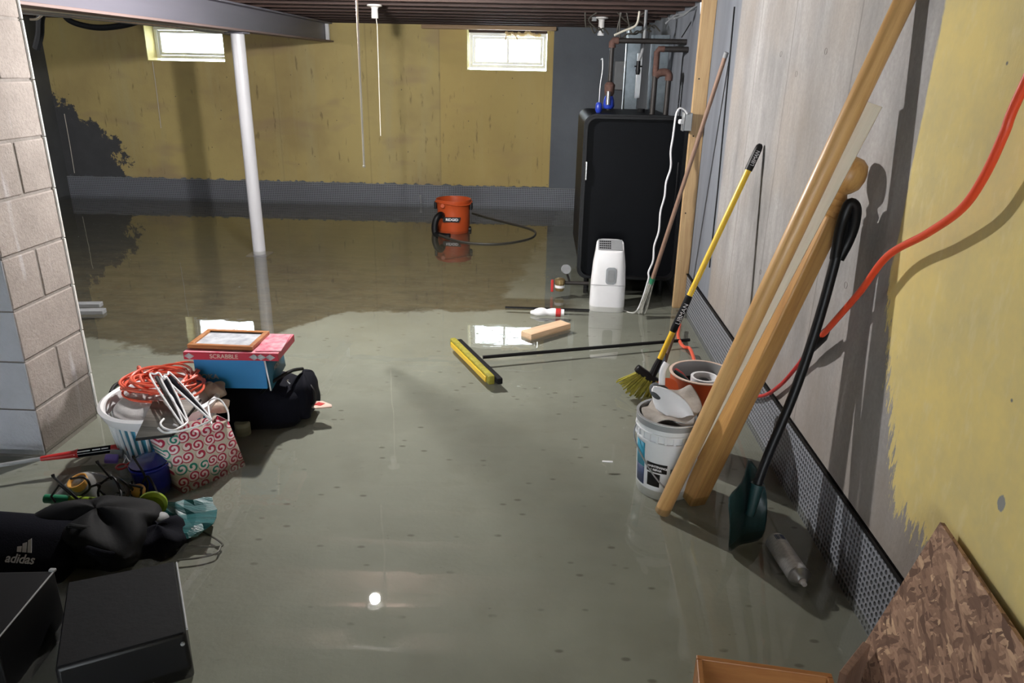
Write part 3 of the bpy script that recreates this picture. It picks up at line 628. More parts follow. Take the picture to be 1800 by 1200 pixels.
# floating wood block
a = wb_(845+80, 597, .06); 
tb = thing('wood_block', 'short pale wooden offcut lying in the water by the glove', 'wood offcut', (.07, 4.40, .03), math.radians(43))
MB().box(.34, .095, .04, T(), base=True).build('board', m['pinkpine'], tb, bevel=.003, smooth=False)
# glove / tube
gl = thing('caulk_tube', 'crumpled white caulk tube with red mark floating beyond wood offcut', 'tube', (.09, 4.73, .055), math.radians(-1))
MB().tube(spline([(-.125,0,-.0), (-.09,0,.0), (-.05,0,.005), (0,0,.004), (.05,0,.006), (.10,0,.003)], 3), [.010, .015, .018, .026, .029, .032, .032, .03, .022, .026, .03, .03, .028, .027, .027, .026], 12, flat=.8).build('tube_body', m['white'], gl)
MB().tube([(.045,0,.005), (.078,0,.005)], .0295, 12, flat=.9).build('red_mark', m['red'], gl)
# push broom, head and handle
h0 = at(797, 597, z=.07); h1 = at(866, 665, z=.07); hd = (h1-h0); ang = math.atan2(hd.y, hd.x)
pb = thing('push_broom', 'push broom lying in the water, yellow bristles and long black handle', 'broom', ((h0+h1)/2).to_tuple(), ang); pb.location.z = .0
Lh = hd.length
MB().box(Lh, .035, .05, T(0, -.005, .035), base=True).build('bristles', m['bristle'], pb, bevel=.006)
MB().box(Lh*1.03, .03, .035, T(.005, .038, .035), base=True).build('head_block', m['blackm'], pb, bevel=.006)
MB().box(Lh*.9, .006, .03, T(.0, -.026, .04), base=True).build('bristle_tips', m['yellow'], pb, bevel=.002)
inv = (Matrix.Translation(pb.location) @ Matrix.Rotation(ang, 4, 'Z')).inverted()
e1 = at(1212, 597, z=.05); e0 = (h0+h1)/2 + Vector((.06, .04, 0)); e0.z = .06
MB().tube([inv @ e0, inv @ e1], .010, 10).build('handle', m['black'], pb)
# thin black rod
r0, r1 = at(888, 541, z=.035), at(1036, 546, z=.035)
tag(MB().tube([r0, r1], .012, 8).build('rod', m['black']), 'thin black rod in the water leading to the dehumidifier', 'rod')
# chip
c0 = at(1068, 811, z=.042); tg = MB().box(.045, .010, .004, T(*c0)).build('paper_scrap', m['white'], bevel=.001); tag(tg, 'small white scrap floating alone left of white bucket', 'scrap')

# ------------------------------------------------------------------ wet vacuum
vc = thing('wet_vacuum', 'open orange wet vacuum drum with black hose near the rear wall', 'vacuum', (-.86, 7.45, 0))
s_ = MB().lathe([(.0001, .015), (.155, .015), (.16, .03), (.163, .22), (.172, .30), (.178, .31), (.178, .345), (.170, .345), (.168, .31), (.155, .22), (.15, .05), (.0001, .05)], n=40); s_.build('drum', m['orange'], vc)
s_ = MB()
s_.tube([(math.cos(a)*.182, math.sin(a)*.182, .315 + .012*math.sin(2*a)) for a in [i*2*PI/40 for i in range(40)]], .009, 8, closed=True); s_.build('rim_band', m['orange'], vc)
for sx in (-1, 1):
    MB().box(.03, .05, .07, T(sx*.178, -.03, .28)).build('latch', m['black'], vc, bevel=.008)
    MB().lathe([(.0001, -.012), (.03, -.012), (.03, .012), (.0001, .012)], T(sx*.17, -.05, .05, 0, PI/2, 0), 16).build('caster', m['black'], vc)
MB().lathe([(.0001, 0), (.02, 0), (.02, .015), (.0001, .015)], T(-.09, -.165, .30, PI/2), 14).build('drain_cap', m['orange'], vc)
MB().prism([(-.085, -.028), (.075, -.028), (.095, .022), (-.085, .022)], .004, T(-.005, -.163, .165, PI/2)).build('badge', m['black'], vc)
text('RIDGID', .034, m['white'], vc, T(.0, -.1675, .162, PI/2), sx=1.1, bold=.0012)
MB().tube(spline([(-.10,-.15,.20), (-.11,-.20,.215), (-.14,-.235,.19), (-.16,-.25,.12), (-.155,-.26,.05), (-.12,-.29,.03), (-.05,-.33,.03), (.0,-.34,.03)], 6), .032, 14).build('hose', m['black'], vc)
cpx = [(830,374),(857,382),(888,390),(920,398),(940,406),(937,416),(915,423),(880,428),(845,428),(815,425),(790,419),(772,412)]
tag(MB().tube(spline([at(x, y, z=.045) for x, y in cpx]), .009, 8).build('hose_cord', m['wire']), 'dark cord looped on the water right of the orange vacuum', 'cord')
rp = at(739, 345, Y=8.8); tag(MB().tube([at(739, 343, Y=BACK-.03), at(740, 358, Y=BACK-.03)], .012, 8).build('pipe_stub', m['silver']), 'small bright metal stub on rear membrane left of vacuum', 'pipe stub')

# ------------------------------------------------------------------ right side: brooms, buckets, boards
p0 = at(1150, 652, z=.16); p1 = at(1337, 253, X=RIGHT-.018)
yb = thing('angle_broom', 'yellow-handled angle broom leaning on concrete wall behind orange bucket', 'broom', M=lean(p0, p1)); Lb = (p1-p0).length
MB().tube([(0,0,.05), (0,0,Lb-.12)], .0145, 14).build('handle', m['yellow'], yb)
MB().tube([(0,0,Lb-.13), (0,0,Lb-.11), (0,0,Lb-.03), (0,0,Lb-.01), (0,0,Lb)], [.018, .019, .018, .016, .008], 14).build('top_grip', m['black'], yb)
MB().tube([(0,0,Lb*.185), (0,0,Lb*.20), (0,0,Lb*.335), (0,0,Lb*.35)], [.0150, .018, .018, .0150], 14).build('middle_sleeve', m['blackm'], yb)
MB().tube([(0,0,-.03), (0,0,.03), (0,0,.07)], [.020, .019, .0150], 14).build('socket', m['black'], yb)
Mt = lambda z: T(0, -.0195, z, PI/2, 0, 0) @ Matrix.Rotation(PI/2, 4, 'Z')
text('LIBMAN', .026, m['white'], yb, Mt(Lb-.07), sx=.8); text('LIBMAN', .032, m['white'], yb, Mt(Lb*.27), sx=1.0)
s_ = MB(); rnd = random.Random(5)
for i in range(70):
    u = rnd.uniform(-1, 1); w_ = rnd.uniform(-1, 1)
    s_.tube([(u*.06-.02, w_*.018, -.04), (u*.10-.05+rnd.uniform(-.01, .01), w_*.035, -.15 - .03*u + rnd.uniform(-.02, .01))], [.006, .004], 4)
s_.build('bristles', m['bristle'], yb)
MB().box(.15, .042, .04, T(-.02, 0, -.035, 0, .25, 0)).build('bristle_cap', m['black'], yb, bevel=.01)
# pale blue piece and brown stick behind the broom foot
tag(MB().tube([at(1166, 618, Y=3.62), at(1163, 640, Y=3.58), at(1162, 655, Y=3.56)], [.018, .03, .036], 12, flat=.5).build('dustpan', m['blue2']), 'pale blue plastic dustpan standing beside yellow broom foot', 'dustpan')
tag(MB().tube([at(1200, 545, Y=3.66), at(1172, 625, Y=3.62), at(1162, 660, Y=3.60)], .010, 10).build('stick', m['oldstick']), 'dark brown stick just behind lower yellow broom handle', 'stick')
# coral cord in the water behind buckets
tag(MB().tube(spline([at(x, y, z=.05) for x, y in ((1195,570),(1192,588),(1196,602),(1203,610),(1212,612),(1218,625),(1222,640))]), .010, 8).build('cord', m['cordor']), 'coral cord curling in the water behind orange bucket', 'cord')

# orange bucket
OB = Vector((.715, 2.93, 0))
ob2 = thing('bucket', 'orange bucket filled with hardware, right of the white bucket', 'bucket', (OB.x, OB.y, 0))
hB = .40
def bucket_shell(h, rb, rt, rim): return [(.0001, .0), (rb, .0), (rb+.004, .01), (rt, h-.05), (rt+.003, h-.045), (rt+.003, h-.01), (rt+.007, h), (rt-.004, h), (rt-.007, h-.02), (rb-.004, .03), (.0001, .03)]
sh = bucket_shell(hB, .105, .128, 0)
MB().lathe(sh[:7], n=40).build('bucket_wall', m['orange'], ob2); MB().lathe(sh[6:], n=40).build('inner_wall', m['bucketin'], ob2)
MB().lathe([(.136, hB-.004), (.138, hB+.001), (.126, hB+.002), (.124, hB-.003)], n=40).build('rim', m['cream'], ob2)
MB().lathe([(.0001, hB-.066), (.121, hB-.066)], n=24).build('dark_contents', m['blackm'], ob2)
MB().lathe([(.0001, 0), (.010, 0), (.012, .004)], T(-.062, -.108, .22, PI/2, 0, -.4), 10).build('drip', m['cream'], ob2)
tr = thing('tape_roll', 'white ring of tape holding black bits inside the orange bucket', 'tape roll', (OB.x+.012, OB.y+.0, hB-.065))
MB().lathe([(.045, 0), (.056, 0), (.058, .045), (.047, .045), (.045, 0)], n=32).build('ring', m['white'], tr)
MB().ball(.028, T(.0, .005, .018), 8, .6).build('dark_core', m['black'], tr)
tag(MB().tube([OB+Vector((-.11, .03, hB-.01)), OB+Vector((-.09, .01, hB-.02)), OB+Vector((-.055, -.01, hB-.05))], [.014, .016, .012], 10).build('screwdriver', m['red']), 'red screwdriver handle inside orange bucket', 'tool')
tag(MB().tube([OB+Vector((-.12, .0, hB+.00)), OB+Vector((-.09, -.01, hB-.02)), OB+Vector((-.045, -.045, hB-.055))], [.010, .014, .016], 10).build('pliers', m['greenshovel']), 'dark green handled pliers inside orange bucket', 'tool')
# thin orange edge (bucket lid) behind white bucket
tag(MB().lathe([(.0001, 0), (.045, 0), (.048, .008), (.0001, .008)], T(*at(1172, 684, Y=2.80), .7, -.35, 0), 30).build('plastic_disc', m['orange']), 'orange round lid propped between the white and orange buckets', 'lid')

# white bucket
WBx = Vector((.545, 2.655, 0))
wbk = thing('bucket', 'white bucket with blue and black label, holding rags and a brush', 'bucket', tuple(WBx))
hW = .34; sh = bucket_shell(hW, .108, .128, 0)
rb_ = MB().lathe(sh[:7], n=48); MB().lathe(sh[6:], n=48).build('inner_wall', m['bucketin'], wbk)
for z in (hW-.05, hW-.085): MB().lathe([(.125, z-.003), (.134, z-.002), (.134, z+.003), (.126, z+.004)], n=48).build('ring_rib', m['bucket'], wbk)
for i in range(24):
    a = 2*PI*i/24; rb_.box(.004, .010, .030, T(math.cos(a)*.130, math.sin(a)*.130, hW-.067, 0, 0, a))
rb_.build('bucket_wall', m['bucket'], wbk)
MB().lathe([(.129, hW-.028), (.1335, hW-.027), (.1335, hW-.005), (.130, hW-.003)], n=48).build('grey_band', m['dullgrey'], wbk)
def patch(a0, a1, z0, z1, r0, mat, name, par):
    rows = [[((r0 + z*.058)*math.cos(a0+(a1-a0)*i/8), (r0 + z*.058)*math.sin(a0+(a1-a0)*i/8), z) for i in range(9)] for z in (z0, z1)]
    return MB().sheet(rows).build(name, mat, par, solid=.0012)
patch(math.radians(188), math.radians(215), .13, .235, .1125, m['teallab'], 'blue_label', wbk)
patch(math.radians(188), math.radians(215), .05, .128, .1120, m['darkblue'], 'navy_label', wbk)
patch(math.radians(222), math.radians(262), .125, .165, .1120, m['black'], 'black_label', wbk)
patch(math.radians(224), math.radians(250), .06, .118, .1120, m['black'], 'round_logo', wbk)
def ptext(s, size, ang, z, mat, par, sx=1):
    a = math.radians(ang); r = .1155 + z*.058
    text(s, size, mat, par, T(r*math.cos(a), r*math.sin(a), z, PI/2, 0, a+PI/2), sx=sx, bold=.0006)
ptext('A MAINTENANCE', .0115, 242, .153, m['white'], wbk); ptext('& REPAIR', .0115, 242, .138, m['white'], wbk)
patch(math.radians(268), math.radians(292), .13, .15, .1120, m['dullgrey'], 'grey_label', wbk)
bl = MB().tube(spline([(-.128, .0, hW-.04), (-.140, -.03, hW-.10), (-.095, -.105, hW-.18), (-.03, -.15, hW-.25), (.03, -.14, hW-.29)]), .003, 6); bl.build('bail_wire', m['dullgrey'], wbk)
# rag-lined mouth, brush
rg = []
for i in range(9):
    row = []
    for j in range(9):
        u, v_ = (i/8-.5)*2, (j/8-.5)*2; r = math.hypot(u, v_); s0 = min(1, 1/max(abs(u), abs(v_), 1e-6)*r) if False else 1
        k2 = max(abs(u), abs(v_))/max(r, 1e-6)*.118 if r > 0 else 0
        row.append((u*k2, v_*k2, hW + .015 + .045*max(0, u*.7+v_*.6) - .03*max(0, -u) + .012*math.sin(5*u+3*v_)))
    rg.append(row)
rag = thing('rag', 'brown stained rag bulging out of the white bucket', 'rag', tuple(WBx)); MB().sheet(rg).build('cloth', m['cloth'], rag, solid=.006, sub=1)
ds = thing('dust_scoop', 'white curved plastic scoop standing in white bucket', 'scoop', (WBx.x+.03, WBx.y-.0, hW+.02), 0)
o = Vector(ds.location)
tp = [at(1142, 672, Y=2.66), at(1176, 682, Y=2.62), at(1198, 694, Y=2.60), at(1214, 710, Y=2.58), at(1224, 736, Y=2.56)]
bt = [at(1150, 722, Y=2.62), at(1168, 728, Y=2.59), at(1182, 742, Y=2.57), at(1200, 753, Y=2.55), at(1220, 764, Y=2.54)]
rows = [[a.lerp(b, f_) - o + Vector((0, .02*math.sin(PI*f_), 0)) for a, b in zip(tp, bt)] for f_ in (0, .5, 1)]
MB().sheet(rows).build('scoop_shell', m['white'], ds, solid=.003, sub=1)
br = thing('scrub_brush', 'grey bristled hand brush with black handle on top of white bucket', 'brush', M=T(WBx.x-.045, WBx.y+.005, hW+.075, .5, .5, -.6))
MB().ball(.036, T(0, 0, 0) @ Matrix.Diagonal((1.5, 1, 1, 1)), 12, .6).build('bristle_pad', m['greybr'], br)
MB().tube(spline([(-.02,.02,.02), (-.05,.05,.05), (-.06,.08,.07)]), [.013]*17, 10).build('handle', m['white'], br)

# round handrail pole
p0 = at(1163, 905, z=.0); p0.z = .012; p1 = at(1590, 0, X=RIGHT-.036); dr = (p1-p0).normalized(); 
hr = thing('handrail_pole', 'long round varnished wooden pole leaning on wall in front of newel post', 'pole', M=lean(p0, p1+dr*.05)); Lr = (p1-p0).length+.05
MB().tube([(0,0,0), (0,0,.004), (0,0,Lr-.005), (0,0,Lr)], [.026, .029, .029, .026], 22).build('pole_shaft', m['maple'], hr)
# white board
p0 = at(1186, 850, z=.11) ; p1 = at(1534, 182, X=RIGHT-.065)
wbd = thing('board', 'long narrow whitish board leaning between round pole and newel post', 'board', M=lean(p0, p1, (-.5, -1, .1))); Lw = (p1-p0).length
MB().box(.058, .019, Lw, T(), base=True).build('plank', m['pine'], wbd, bevel=.0015, smooth=False)
# newel post
p0 = at(1217, 880, z=.0); p1 = at(1506, 276, Y=2.43); Ln = (p1-p0).length
nw = thing('newel_post', 'square varnished wooden newel post with ball top leaning on wall', 'post', M=lean(p0, p1, roll=math.radians(24)))
body = Ln-.19
MB().box(.074, .074, body, T(), base=True).build('square_shaft', m['newel'], nw, bevel=.007)
MB().lathe([(.038, body-.002), (.044, body+.006), (.046, body+.016), (.038, body+.026), (.030, body+.034), (.036, body+.046), (.038, body+.054), (.028, body+.064), (.024, body+.074), (.034, body+.082),
            (.049, body+.10), (.0545, body+.128), (.053, body+.150), (.044, body+.174), (.026, body+.188), (.0001, body+.191)], n=40).build('ball_finial', m['newel'], nw)
# snow shovel
sv = thing('snow_shovel', 'dark green snow shovel with black handle standing against wall membrane', 'shovel', (.80, 2.28, 0)); o = Vector((.80, 2.28, 0))
hp = [at(1490, 372, Y=2.37), at(1478, 420, Y=2.36), at(1440, 560, Y=2.35), at(1396, 690, Y=2.33), at(1350, 800, Y=2.31), at(1328, 860, Y=2.29)]
MB().tube([p - o for p in spline(hp, 6)], .0165, 14).build('shaft', m['black'], sv)
gp = spline([at(1468, 455, Y=2.36), at(1476, 410, Y=2.35), at(1484, 380, Y=2.34), at(1494, 358, Y=2.34), at(1504, 366, Y=2.34), at(1501, 395, Y=2.35), at(1490, 425, Y=2.36), at(1474, 455, Y=2.36)], 5)
MB().tube([p - o for p in gp], .0175, 12).build('grip', m['black'], sv)
Ls = [at(1310, 796, Y=2.40), at(1275, 869, Y=2.20)]; 
rows = []
tops = [at(1275, 869, Y=2.17), at(1294, 857, Y=2.24), at(1309, 835, Y=2.33), at(1312, 797, Y=2.42), at(1328, 815, Y=2.40), at(1347, 850, Y=2.34)]
bots = [at(1276, 975, z=.0), at(1290, 965, z=.0), at(1296, 960, z=0), at(1302, 958, z=0), at(1322, 955, z=0), at(1342, 948, z=0)]
for f_ in (0, .33, .66, 1):
    rows.append([(t_.lerp(b_, f_) - o) + Vector((.012*math.sin(PI*f_), .0, 0)) for t_, b_ in zip(tops, bots)])
MB().sheet(rows).build('blade', m['greenshovel'], sv, solid=.005, sub=1)
MB().tube([at(1332, 850, Y=2.29)-o, at(1318, 905, Y=2.27)-o], [.024, .016], 12).build('blade_socket', m['greenshovel'], sv)

# hanging orange extension cord
pts = [at(x, y, X=RIGHT-.055) for x, y in ((1835,40),(1800,150),(1765,235),(1730,310),(1690,367),(1630,410),(1560,450),(1510,515),(1450,584),(1432,605))]
ec = thing('extension_cord', 'thick orange extension cord sagging across the yellow and concrete wall', 'cord', tuple(pts[0])); o = pts[0].copy()
pts[0] = Vector((pts[0].x, pts[0].y, 1.9)) if pts[0].z < 1.9 else pts[0]
MB().tube([p - o for p in spline([Vector((pts[0].x, pts[1].y-.18, 2.02))] + pts[1:])], .0105, 12).build('cable', m['orcord'], ec)
MB().tube([p - o for p in (at(1452, 582, X=RIGHT-.05), at(1445, 592, X=RIGHT-.05), at(1425, 612, X=RIGHT-.045), at(1416, 622, X=RIGHT-.04))], [.013, .019, .018, .011], 12).build('connector', m['black'], ec)
MB().tube([p - o for p in spline([at(1418, 620, X=RIGHT-.04), at(1400, 645, X=RIGHT-.03), at(1370, 678, X=RIGHT-.025), at(1338, 696, X=RIGHT-.03), at(1300, 690, X=RIGHT-.05)])], .008, 10).build('red_cable', m['red'], ec)

# spray can
ca, cb = at(1362, 950, z=.05), at(1404, 1012, z=.05)
cn = thing('spray_can', 'grey spray can lying in the water beside the shovel blade', 'spray can', M=lean(ca, cb, (0, 0, 1))); Lc = (cb-ca).length
Lc *= 1.0
MB().lathe([(.0001, 0), (.030, 0), (.035, .004), (.036, .01), (.036, Lc-.004)], n=32).build('label_wrap', m['canlab'], cn)
MB().lathe([(.036, Lc-.004), (.0375, Lc), (.0375, Lc+.006), (.030, Lc+.014), (.020, Lc+.024), (.013, Lc+.027), (.013, Lc+.030)], n=32).build('dome', m['alu'], cn)
MB().lathe([(.013, Lc+.028), (.009, Lc+.032), (.008, Lc+.045), (.0001, Lc+.047)], n=16).build('nozzle', m['white'], cn)
bc = MB()
for i in range(7): bc.box(.0022 + (i % 3)*.0012, .0006, .026, T(-.018+i*.0052, -.0365+abs(-.018+i*.0052)**2*14, .026))
bc.build('barcode', m['darkblue'], cn)

# OSB sheet leaning on the wall
A = Vector((RIGHT-.035, 1.60, .565)); B = at(1497, 1166, z=.055)
ex = (A-B).normalized(); ey = Vector((0, -1, 0.01)); ey = (ey - ex*ey.dot(ex)).normalized(); nz = ey.cross(ex).normalized()
if nz.x > 0: nz = -nz
Mo = Matrix((ex, ey, nz)).transposed().to_4x4(); Mo.translation = B
os_ = thing('osb_sheet', 'sheet of oriented strand board leaning on the yellow wall', 'board', M=Mo)
W_ = (A-B).length
MB().bb(-.02, W_, 0, 1.15, -.012, 0).build('panel', m['osb'], os_, smooth=False)
# wooden drawer box at the bottom edge
a_, b_ = at(1224, 1150, z=.22), at(1462, 1183, z=.22); a_.z = b_.z = 0
dd = (b_-a_); an = math.atan2(dd.y, dd.x)
dw = thing('drawer', 'open wooden drawer standing in water beside strand board', 'drawer', tuple(a_), an); Ld = dd.length
MB().bb(0, Ld, -.014, 0, .01, .22).build('back_panel', m['drawer'], dw, bevel=.002, smooth=False)
MB().bb(0, .014, -.42, -.015, .01, .22).build('side_panel', m['drawer'], dw, bevel=.002, smooth=False)
MB().bb(Ld-.014, Ld, -.42, -.015, .01, .22).build('side_panel', m['drawer'], dw, bevel=.002, smooth=False)
MB().bb(0.015, Ld-.015, -.42, -.015, .03, .038).build('bottom_panel', m['drawer'], dw, smooth=False)
a2, b2 = at(1466, 1183, z=.16), at(1500, 1162, z=.10); an2 = math.atan2(b2.y-a2.y, b2.x-a2.x)
pk = thing('plank', 'dark brown plank end between the drawer and strand board', 'plank', (a2.x, a2.y, .0), an2); MB().bb(0.005, .16, -.03, -.01, .01, .17).build('board', m['oldstick'], pk, bevel=.002, smooth=False)

# ------------------------------------------------------------------ left pile
# duffel bag
def lump(name, mat, parent, hx, hy, h, e=.5, seed=0, amp=.012, n=28, rows_=12, z0=0, top=.6):
    rnd = random.Random(seed); ph = [rnd.uniform(0, 6) for _ in range(8)]; vs = []; fs = []
    for i in range(rows_+1):
        t_ = i/rows_; z = h*t_; s0 = (1 - max(0, (t_-top)/(1-top))**2.2)**.5 if t_ < 1 else .02
        s0 *= (1 - .12*(1-t_)**3)
        for k in range(n):
            a = 2*PI*k/n; c_, s2 = math.cos(a), math.sin(a)
            w0 = amp*(math.sin(3*a+ph[0]+4*t_)+math.sin(5*a+ph[1]-6*t_)*.6+math.sin(9*a+ph[2]+9*t_)*.4)
            vs.append(((hx*s0+w0)*math.copysign(abs(c_)**e, c_), (hy*s0+w0)*math.copysign(abs(s2)**e, s2), z0+z + amp*.8*math.sin(4*a+ph[3])*(t_ > .5)))
    for i in range(rows_):
        for k in range(n): l = (k+1) % n; fs.append((i*n+k, i*n+l, (i+1)*n+l, (i+1)*n+k))
    fs.append(tuple(range(n))[::-1]); fs.append(tuple(rows_*n+k for k in range(n)))
    return MB().add(vs, fs).build(name, mat, parent, sub=1)
df = thing('duffel_bag', 'black duffel bag in the water under the blue shoe box', 'bag', (-1.335, 3.13, 0), math.radians(4))
lump('bag_body', m['navy'], df, .27, .15, .235, .45, 1, .008)
lump('end_pocket', m['navy'], df, .05, .12, .20, .5, 2, .006).location = (.255, .02, .035)
MB().tube(spline([(.10,-.13,.20), (.16,-.15,.26), (.22,-.06,.275), (.25,.03,.25)]), .008, 8).build('zipper', m['black'], df)
MB().tube(spline([(.285,-.02,.20), (.315,-.05,.17), (.315,-.06,.12), (.29,-.05,.10)]), .006, 8).build('end_handle', m['black'], df)
MB().tube(spline([(.20,-.05,.225), (.21,-.10,.24), (.225,-.11,.232)]), .004, 6).build('zip_pull', m['silver'], df)
tgp = at(561, 713, z=.085)
lt = thing('luggage_tag', 'white and red luggage tag with white loop on duffel bag end', 'tag', tuple(tgp), math.radians(-8)); lt.scale = (1.15, 1.15, 1.15)
MB().prism([(-.055, -.01), (-.03, .028), (.0, .036), (.05, .012), (.058, -.006), (.0, -.034)], .006, T()).build('tag_card', m['cream'], lt, bevel=.001)
MB().prism([(-.02, -.008), (-.01, .02), (.02, .012), (.012, -.01)], .0075, T()).build('red_print', m['red'], lt)
MB().tube(spline([(-.04,.0,.004), (-.05,.03,.04), (-.075,.03,.055), (-.10,.01,.035)]), .006, 8).build('loop', m['white'], lt)
# shoe box
sx = thing('shoe_box', 'bright blue shoe box resting on black duffel bag', 'box', (-1.335, 3.055, .243), math.radians(3))
MB().bb(-.155, .155, -.11, .115, 0, .14).build('carton', m['shoebox'], sx, bevel=.002, smooth=False)
MB().add([(.158,-.112,.138),(.161,.115,.138),(.172,.115,.02),(.168,-.112,-.01)], [(0,1,2,3)]).build('side_flap', m['shoelid'], sx, solid=.003)
MB().add([(.150,-.1125,.138),(.158,-.1125,.138),(.172,-.1125,-.008),(.165,-.1125,-.008)], [(3,2,1,0)]).build('flap_edge', m['white'], sx, solid=.001)
text('HOKA', .032, m['dullgrey'], sx, T(-.105, -.1115, .055, PI/2), bold=.0008, sx=1.1); text('HOKA', .030, m['dullgrey'], sx, T(.171, .0, .07, PI/2, 0, PI/2), bold=.0008)
# board game
sg = thing('board_game', 'flat red board game box on top of blue shoe box', 'board game', (-1.315, 3.05, .385), math.radians(2))
MB().bb(-.205, .205, -.125, .125, 0, .034).build('box', m['card'], sg, bevel=.002, smooth=False)
MB().bb(-.203, .203, -.123, .123, .034, .0355).build('lid_print', m['cardtop'], sg)
text('SCRABBLE', .027, m['cream'], sg, T(-.03, -.126, .017, PI/2), bold=.0003)
for x in (-.18, .10, .13, .17):
    for dx in (0,): MB().add([(x-.022, -.1257, .017), (x, -.1257, .003), (x+.022, -.1257, .017), (x, -.1257, .031)], [(0,1,2,3)]).build('diamond_print', m['paper'], sg, solid=.0006)
# picture frame
pf = thing('framed_picture', 'brown wooden picture frame lying face up on red game box', 'picture frame', (-1.365, 3.055, .424), math.radians(-1))
fx, fy_, t_ = .145, .105, .022
MB().bb(-fx, fx, -fy_, -fy_+t_, 0, .018).bb(-fx, fx, fy_-t_, fy_, 0, .018).bb(-fx, -fx+t_, -fy_+t_, fy_-t_, 0, .018).bb(fx-t_, fx, -fy_+t_, fy_-t_, 0, .018).build('moulding', m['frame'], pf, bevel=.003, smooth=False)
MB().bb(-fx+t_, fx-t_, -fy_+t_, fy_-t_, .004, .010).build('print', m['paper'], pf, smooth=False)
MB().bb(-fx+t_, fx-t_, -fy_+t_, -fy_+t_+.006, .009, .013).bb(-fx+t_, fx-t_, fy_-t_-.006, fy_-t_, .009, .013).build('inner_slip', m['black'], pf)
mg = thing('magazine', 'pink and white printed booklet lying on game box beside the frame', 'booklet', (-1.165, 3.05, .4215), math.radians(6)); MB().bb(-.055, .055, -.10, .10, 0, .004).build('cover', m['cardtop'], mg, bevel=.001, smooth=False)
# pale green can under duffel
gc = at(426, 748, z=.04); tag(MB().lathe([(.0001, 0), (.035, 0), (.035, .055), (.030, .06), (.0001, .058)], T(gc.x, gc.y+.0, .0), 24).build('paint_can', m['greencan']), 'small pale green can standing in water before the duffel bag', 'can')

# laundry basket
LB = Vector((-1.575, 2.80, 0))
lb = thing('laundry_basket', 'round white slatted laundry basket full of things beside the pillar', 'basket', tuple(LB))
RX, RY = .225, .24; hL = .26
MB().lathe([(.78, 0), (.80, .02), (.82, .05), (.79, .05), (.76, .015), (.0001, .012)], n=44, sx=RX, sy=RY).build('basket_base', m['white'], lb)
s_ = MB()
for i in range(40):
    a = 2*PI*i/40; c_, s2 = math.cos(a), math.sin(a)
    s_.tube([(c_*RX*.81, s2*RY*.81, .04), (c_*RX*.93, s2*RY*.93, hL-.04)], .006, 6, flat=.5)
s_.build('slats', m['white'], lb)
MB().lathe([(.90, hL-.05), (.98, hL-.045), (1.05, hL-.01), (1.06, hL), (1.0, hL+.008), (.955, hL), (.93, hL-.03), (.90, hL-.05)], n=48, sx=RX, sy=RY).build('basket_rim', m['white'], lb)
MB().lathe([(.72, .05), (.84, hL-.06)], n=24, sx=RX, sy=RY).build('blue_lining', m['skyblue'], lb)
MB().tube(spline([(-RX*1.02, .02, hL), (-RX*1.06, .09, hL+.01), (-RX*.8, .17, hL+.012), (-RX*.6, .20, hL)]), .009, 8).build('handle', m['black'], lb)
pbg = thing('plastic_bag', 'crumpled thin white plastic bags stuffed inside laundry basket', 'plastic bag', (LB.x, LB.y, .15)); lump('film', m['bagplastic'], pbg, .185, .20, .155, .9, 5, .014, top=.55)
# coiled cord: tangle of loops
oc = thing('extension_cord', 'coiled orange extension cord heaped on the laundry basket', 'cord', (LB.x+.0, LB.y+.04, hL-.0)); rnd = random.Random(11); s_ = MB()
path = []
for i in range(11):
    cx, cy = rnd.uniform(-.035, .035), rnd.uniform(-.03, .04); rx, ry = rnd.uniform(.10, .17), rnd.uniform(.07, .14); ph = rnd.uniform(0, 1)
    for j in range(9):
        a = 2*PI*j/9 + ph; path.append((cx+rx*math.cos(a), cy+ry*math.sin(a), .035 + .005*i + rnd.uniform(-.012, .014)))
MB().tube(spline(path, 4), .0052, 6).build('coils', m['cordor'], oc)
up_ = at(243, 645, Y=LB.y+.12) - oc.location
MB().tube(spline([(-.10, .02, .04), (-.118, .04, .09), tuple(up_), (up_.x+.004, up_.y, up_.z-.03), (-.09, .03, .05), (-.03, -.03, .05)]), .0062, 8).build('raised_loop', m['cordor'], oc)
# art board
q4 = [at(238, 769, z=.26), at(302, 762, z=.26), at(352, 700, z=.30), at(268, 705, z=.30)]
pb2 = thing('picture_board', 'grey wood-print board with black edge tilted on basket front', 'picture', tuple(q4[0])); o = q4[0].copy()
MB().sheet([[q4[0]-o, q4[1]-o], [q4[3]-o, q4[2]-o]]).build('face', m['driftwood'], pb2, solid=.002)
fr_ = MB().tube([q4[0]-o+Vector((0,0,-.007)), q4[1]-o+Vector((0,0,-.007))], .007, 4).tube([q4[1]-o+Vector((0,0,-.007)), q4[2]-o+Vector((0,0,-.007))], .006, 4); fr_.build('edge', m['black'], pb2)
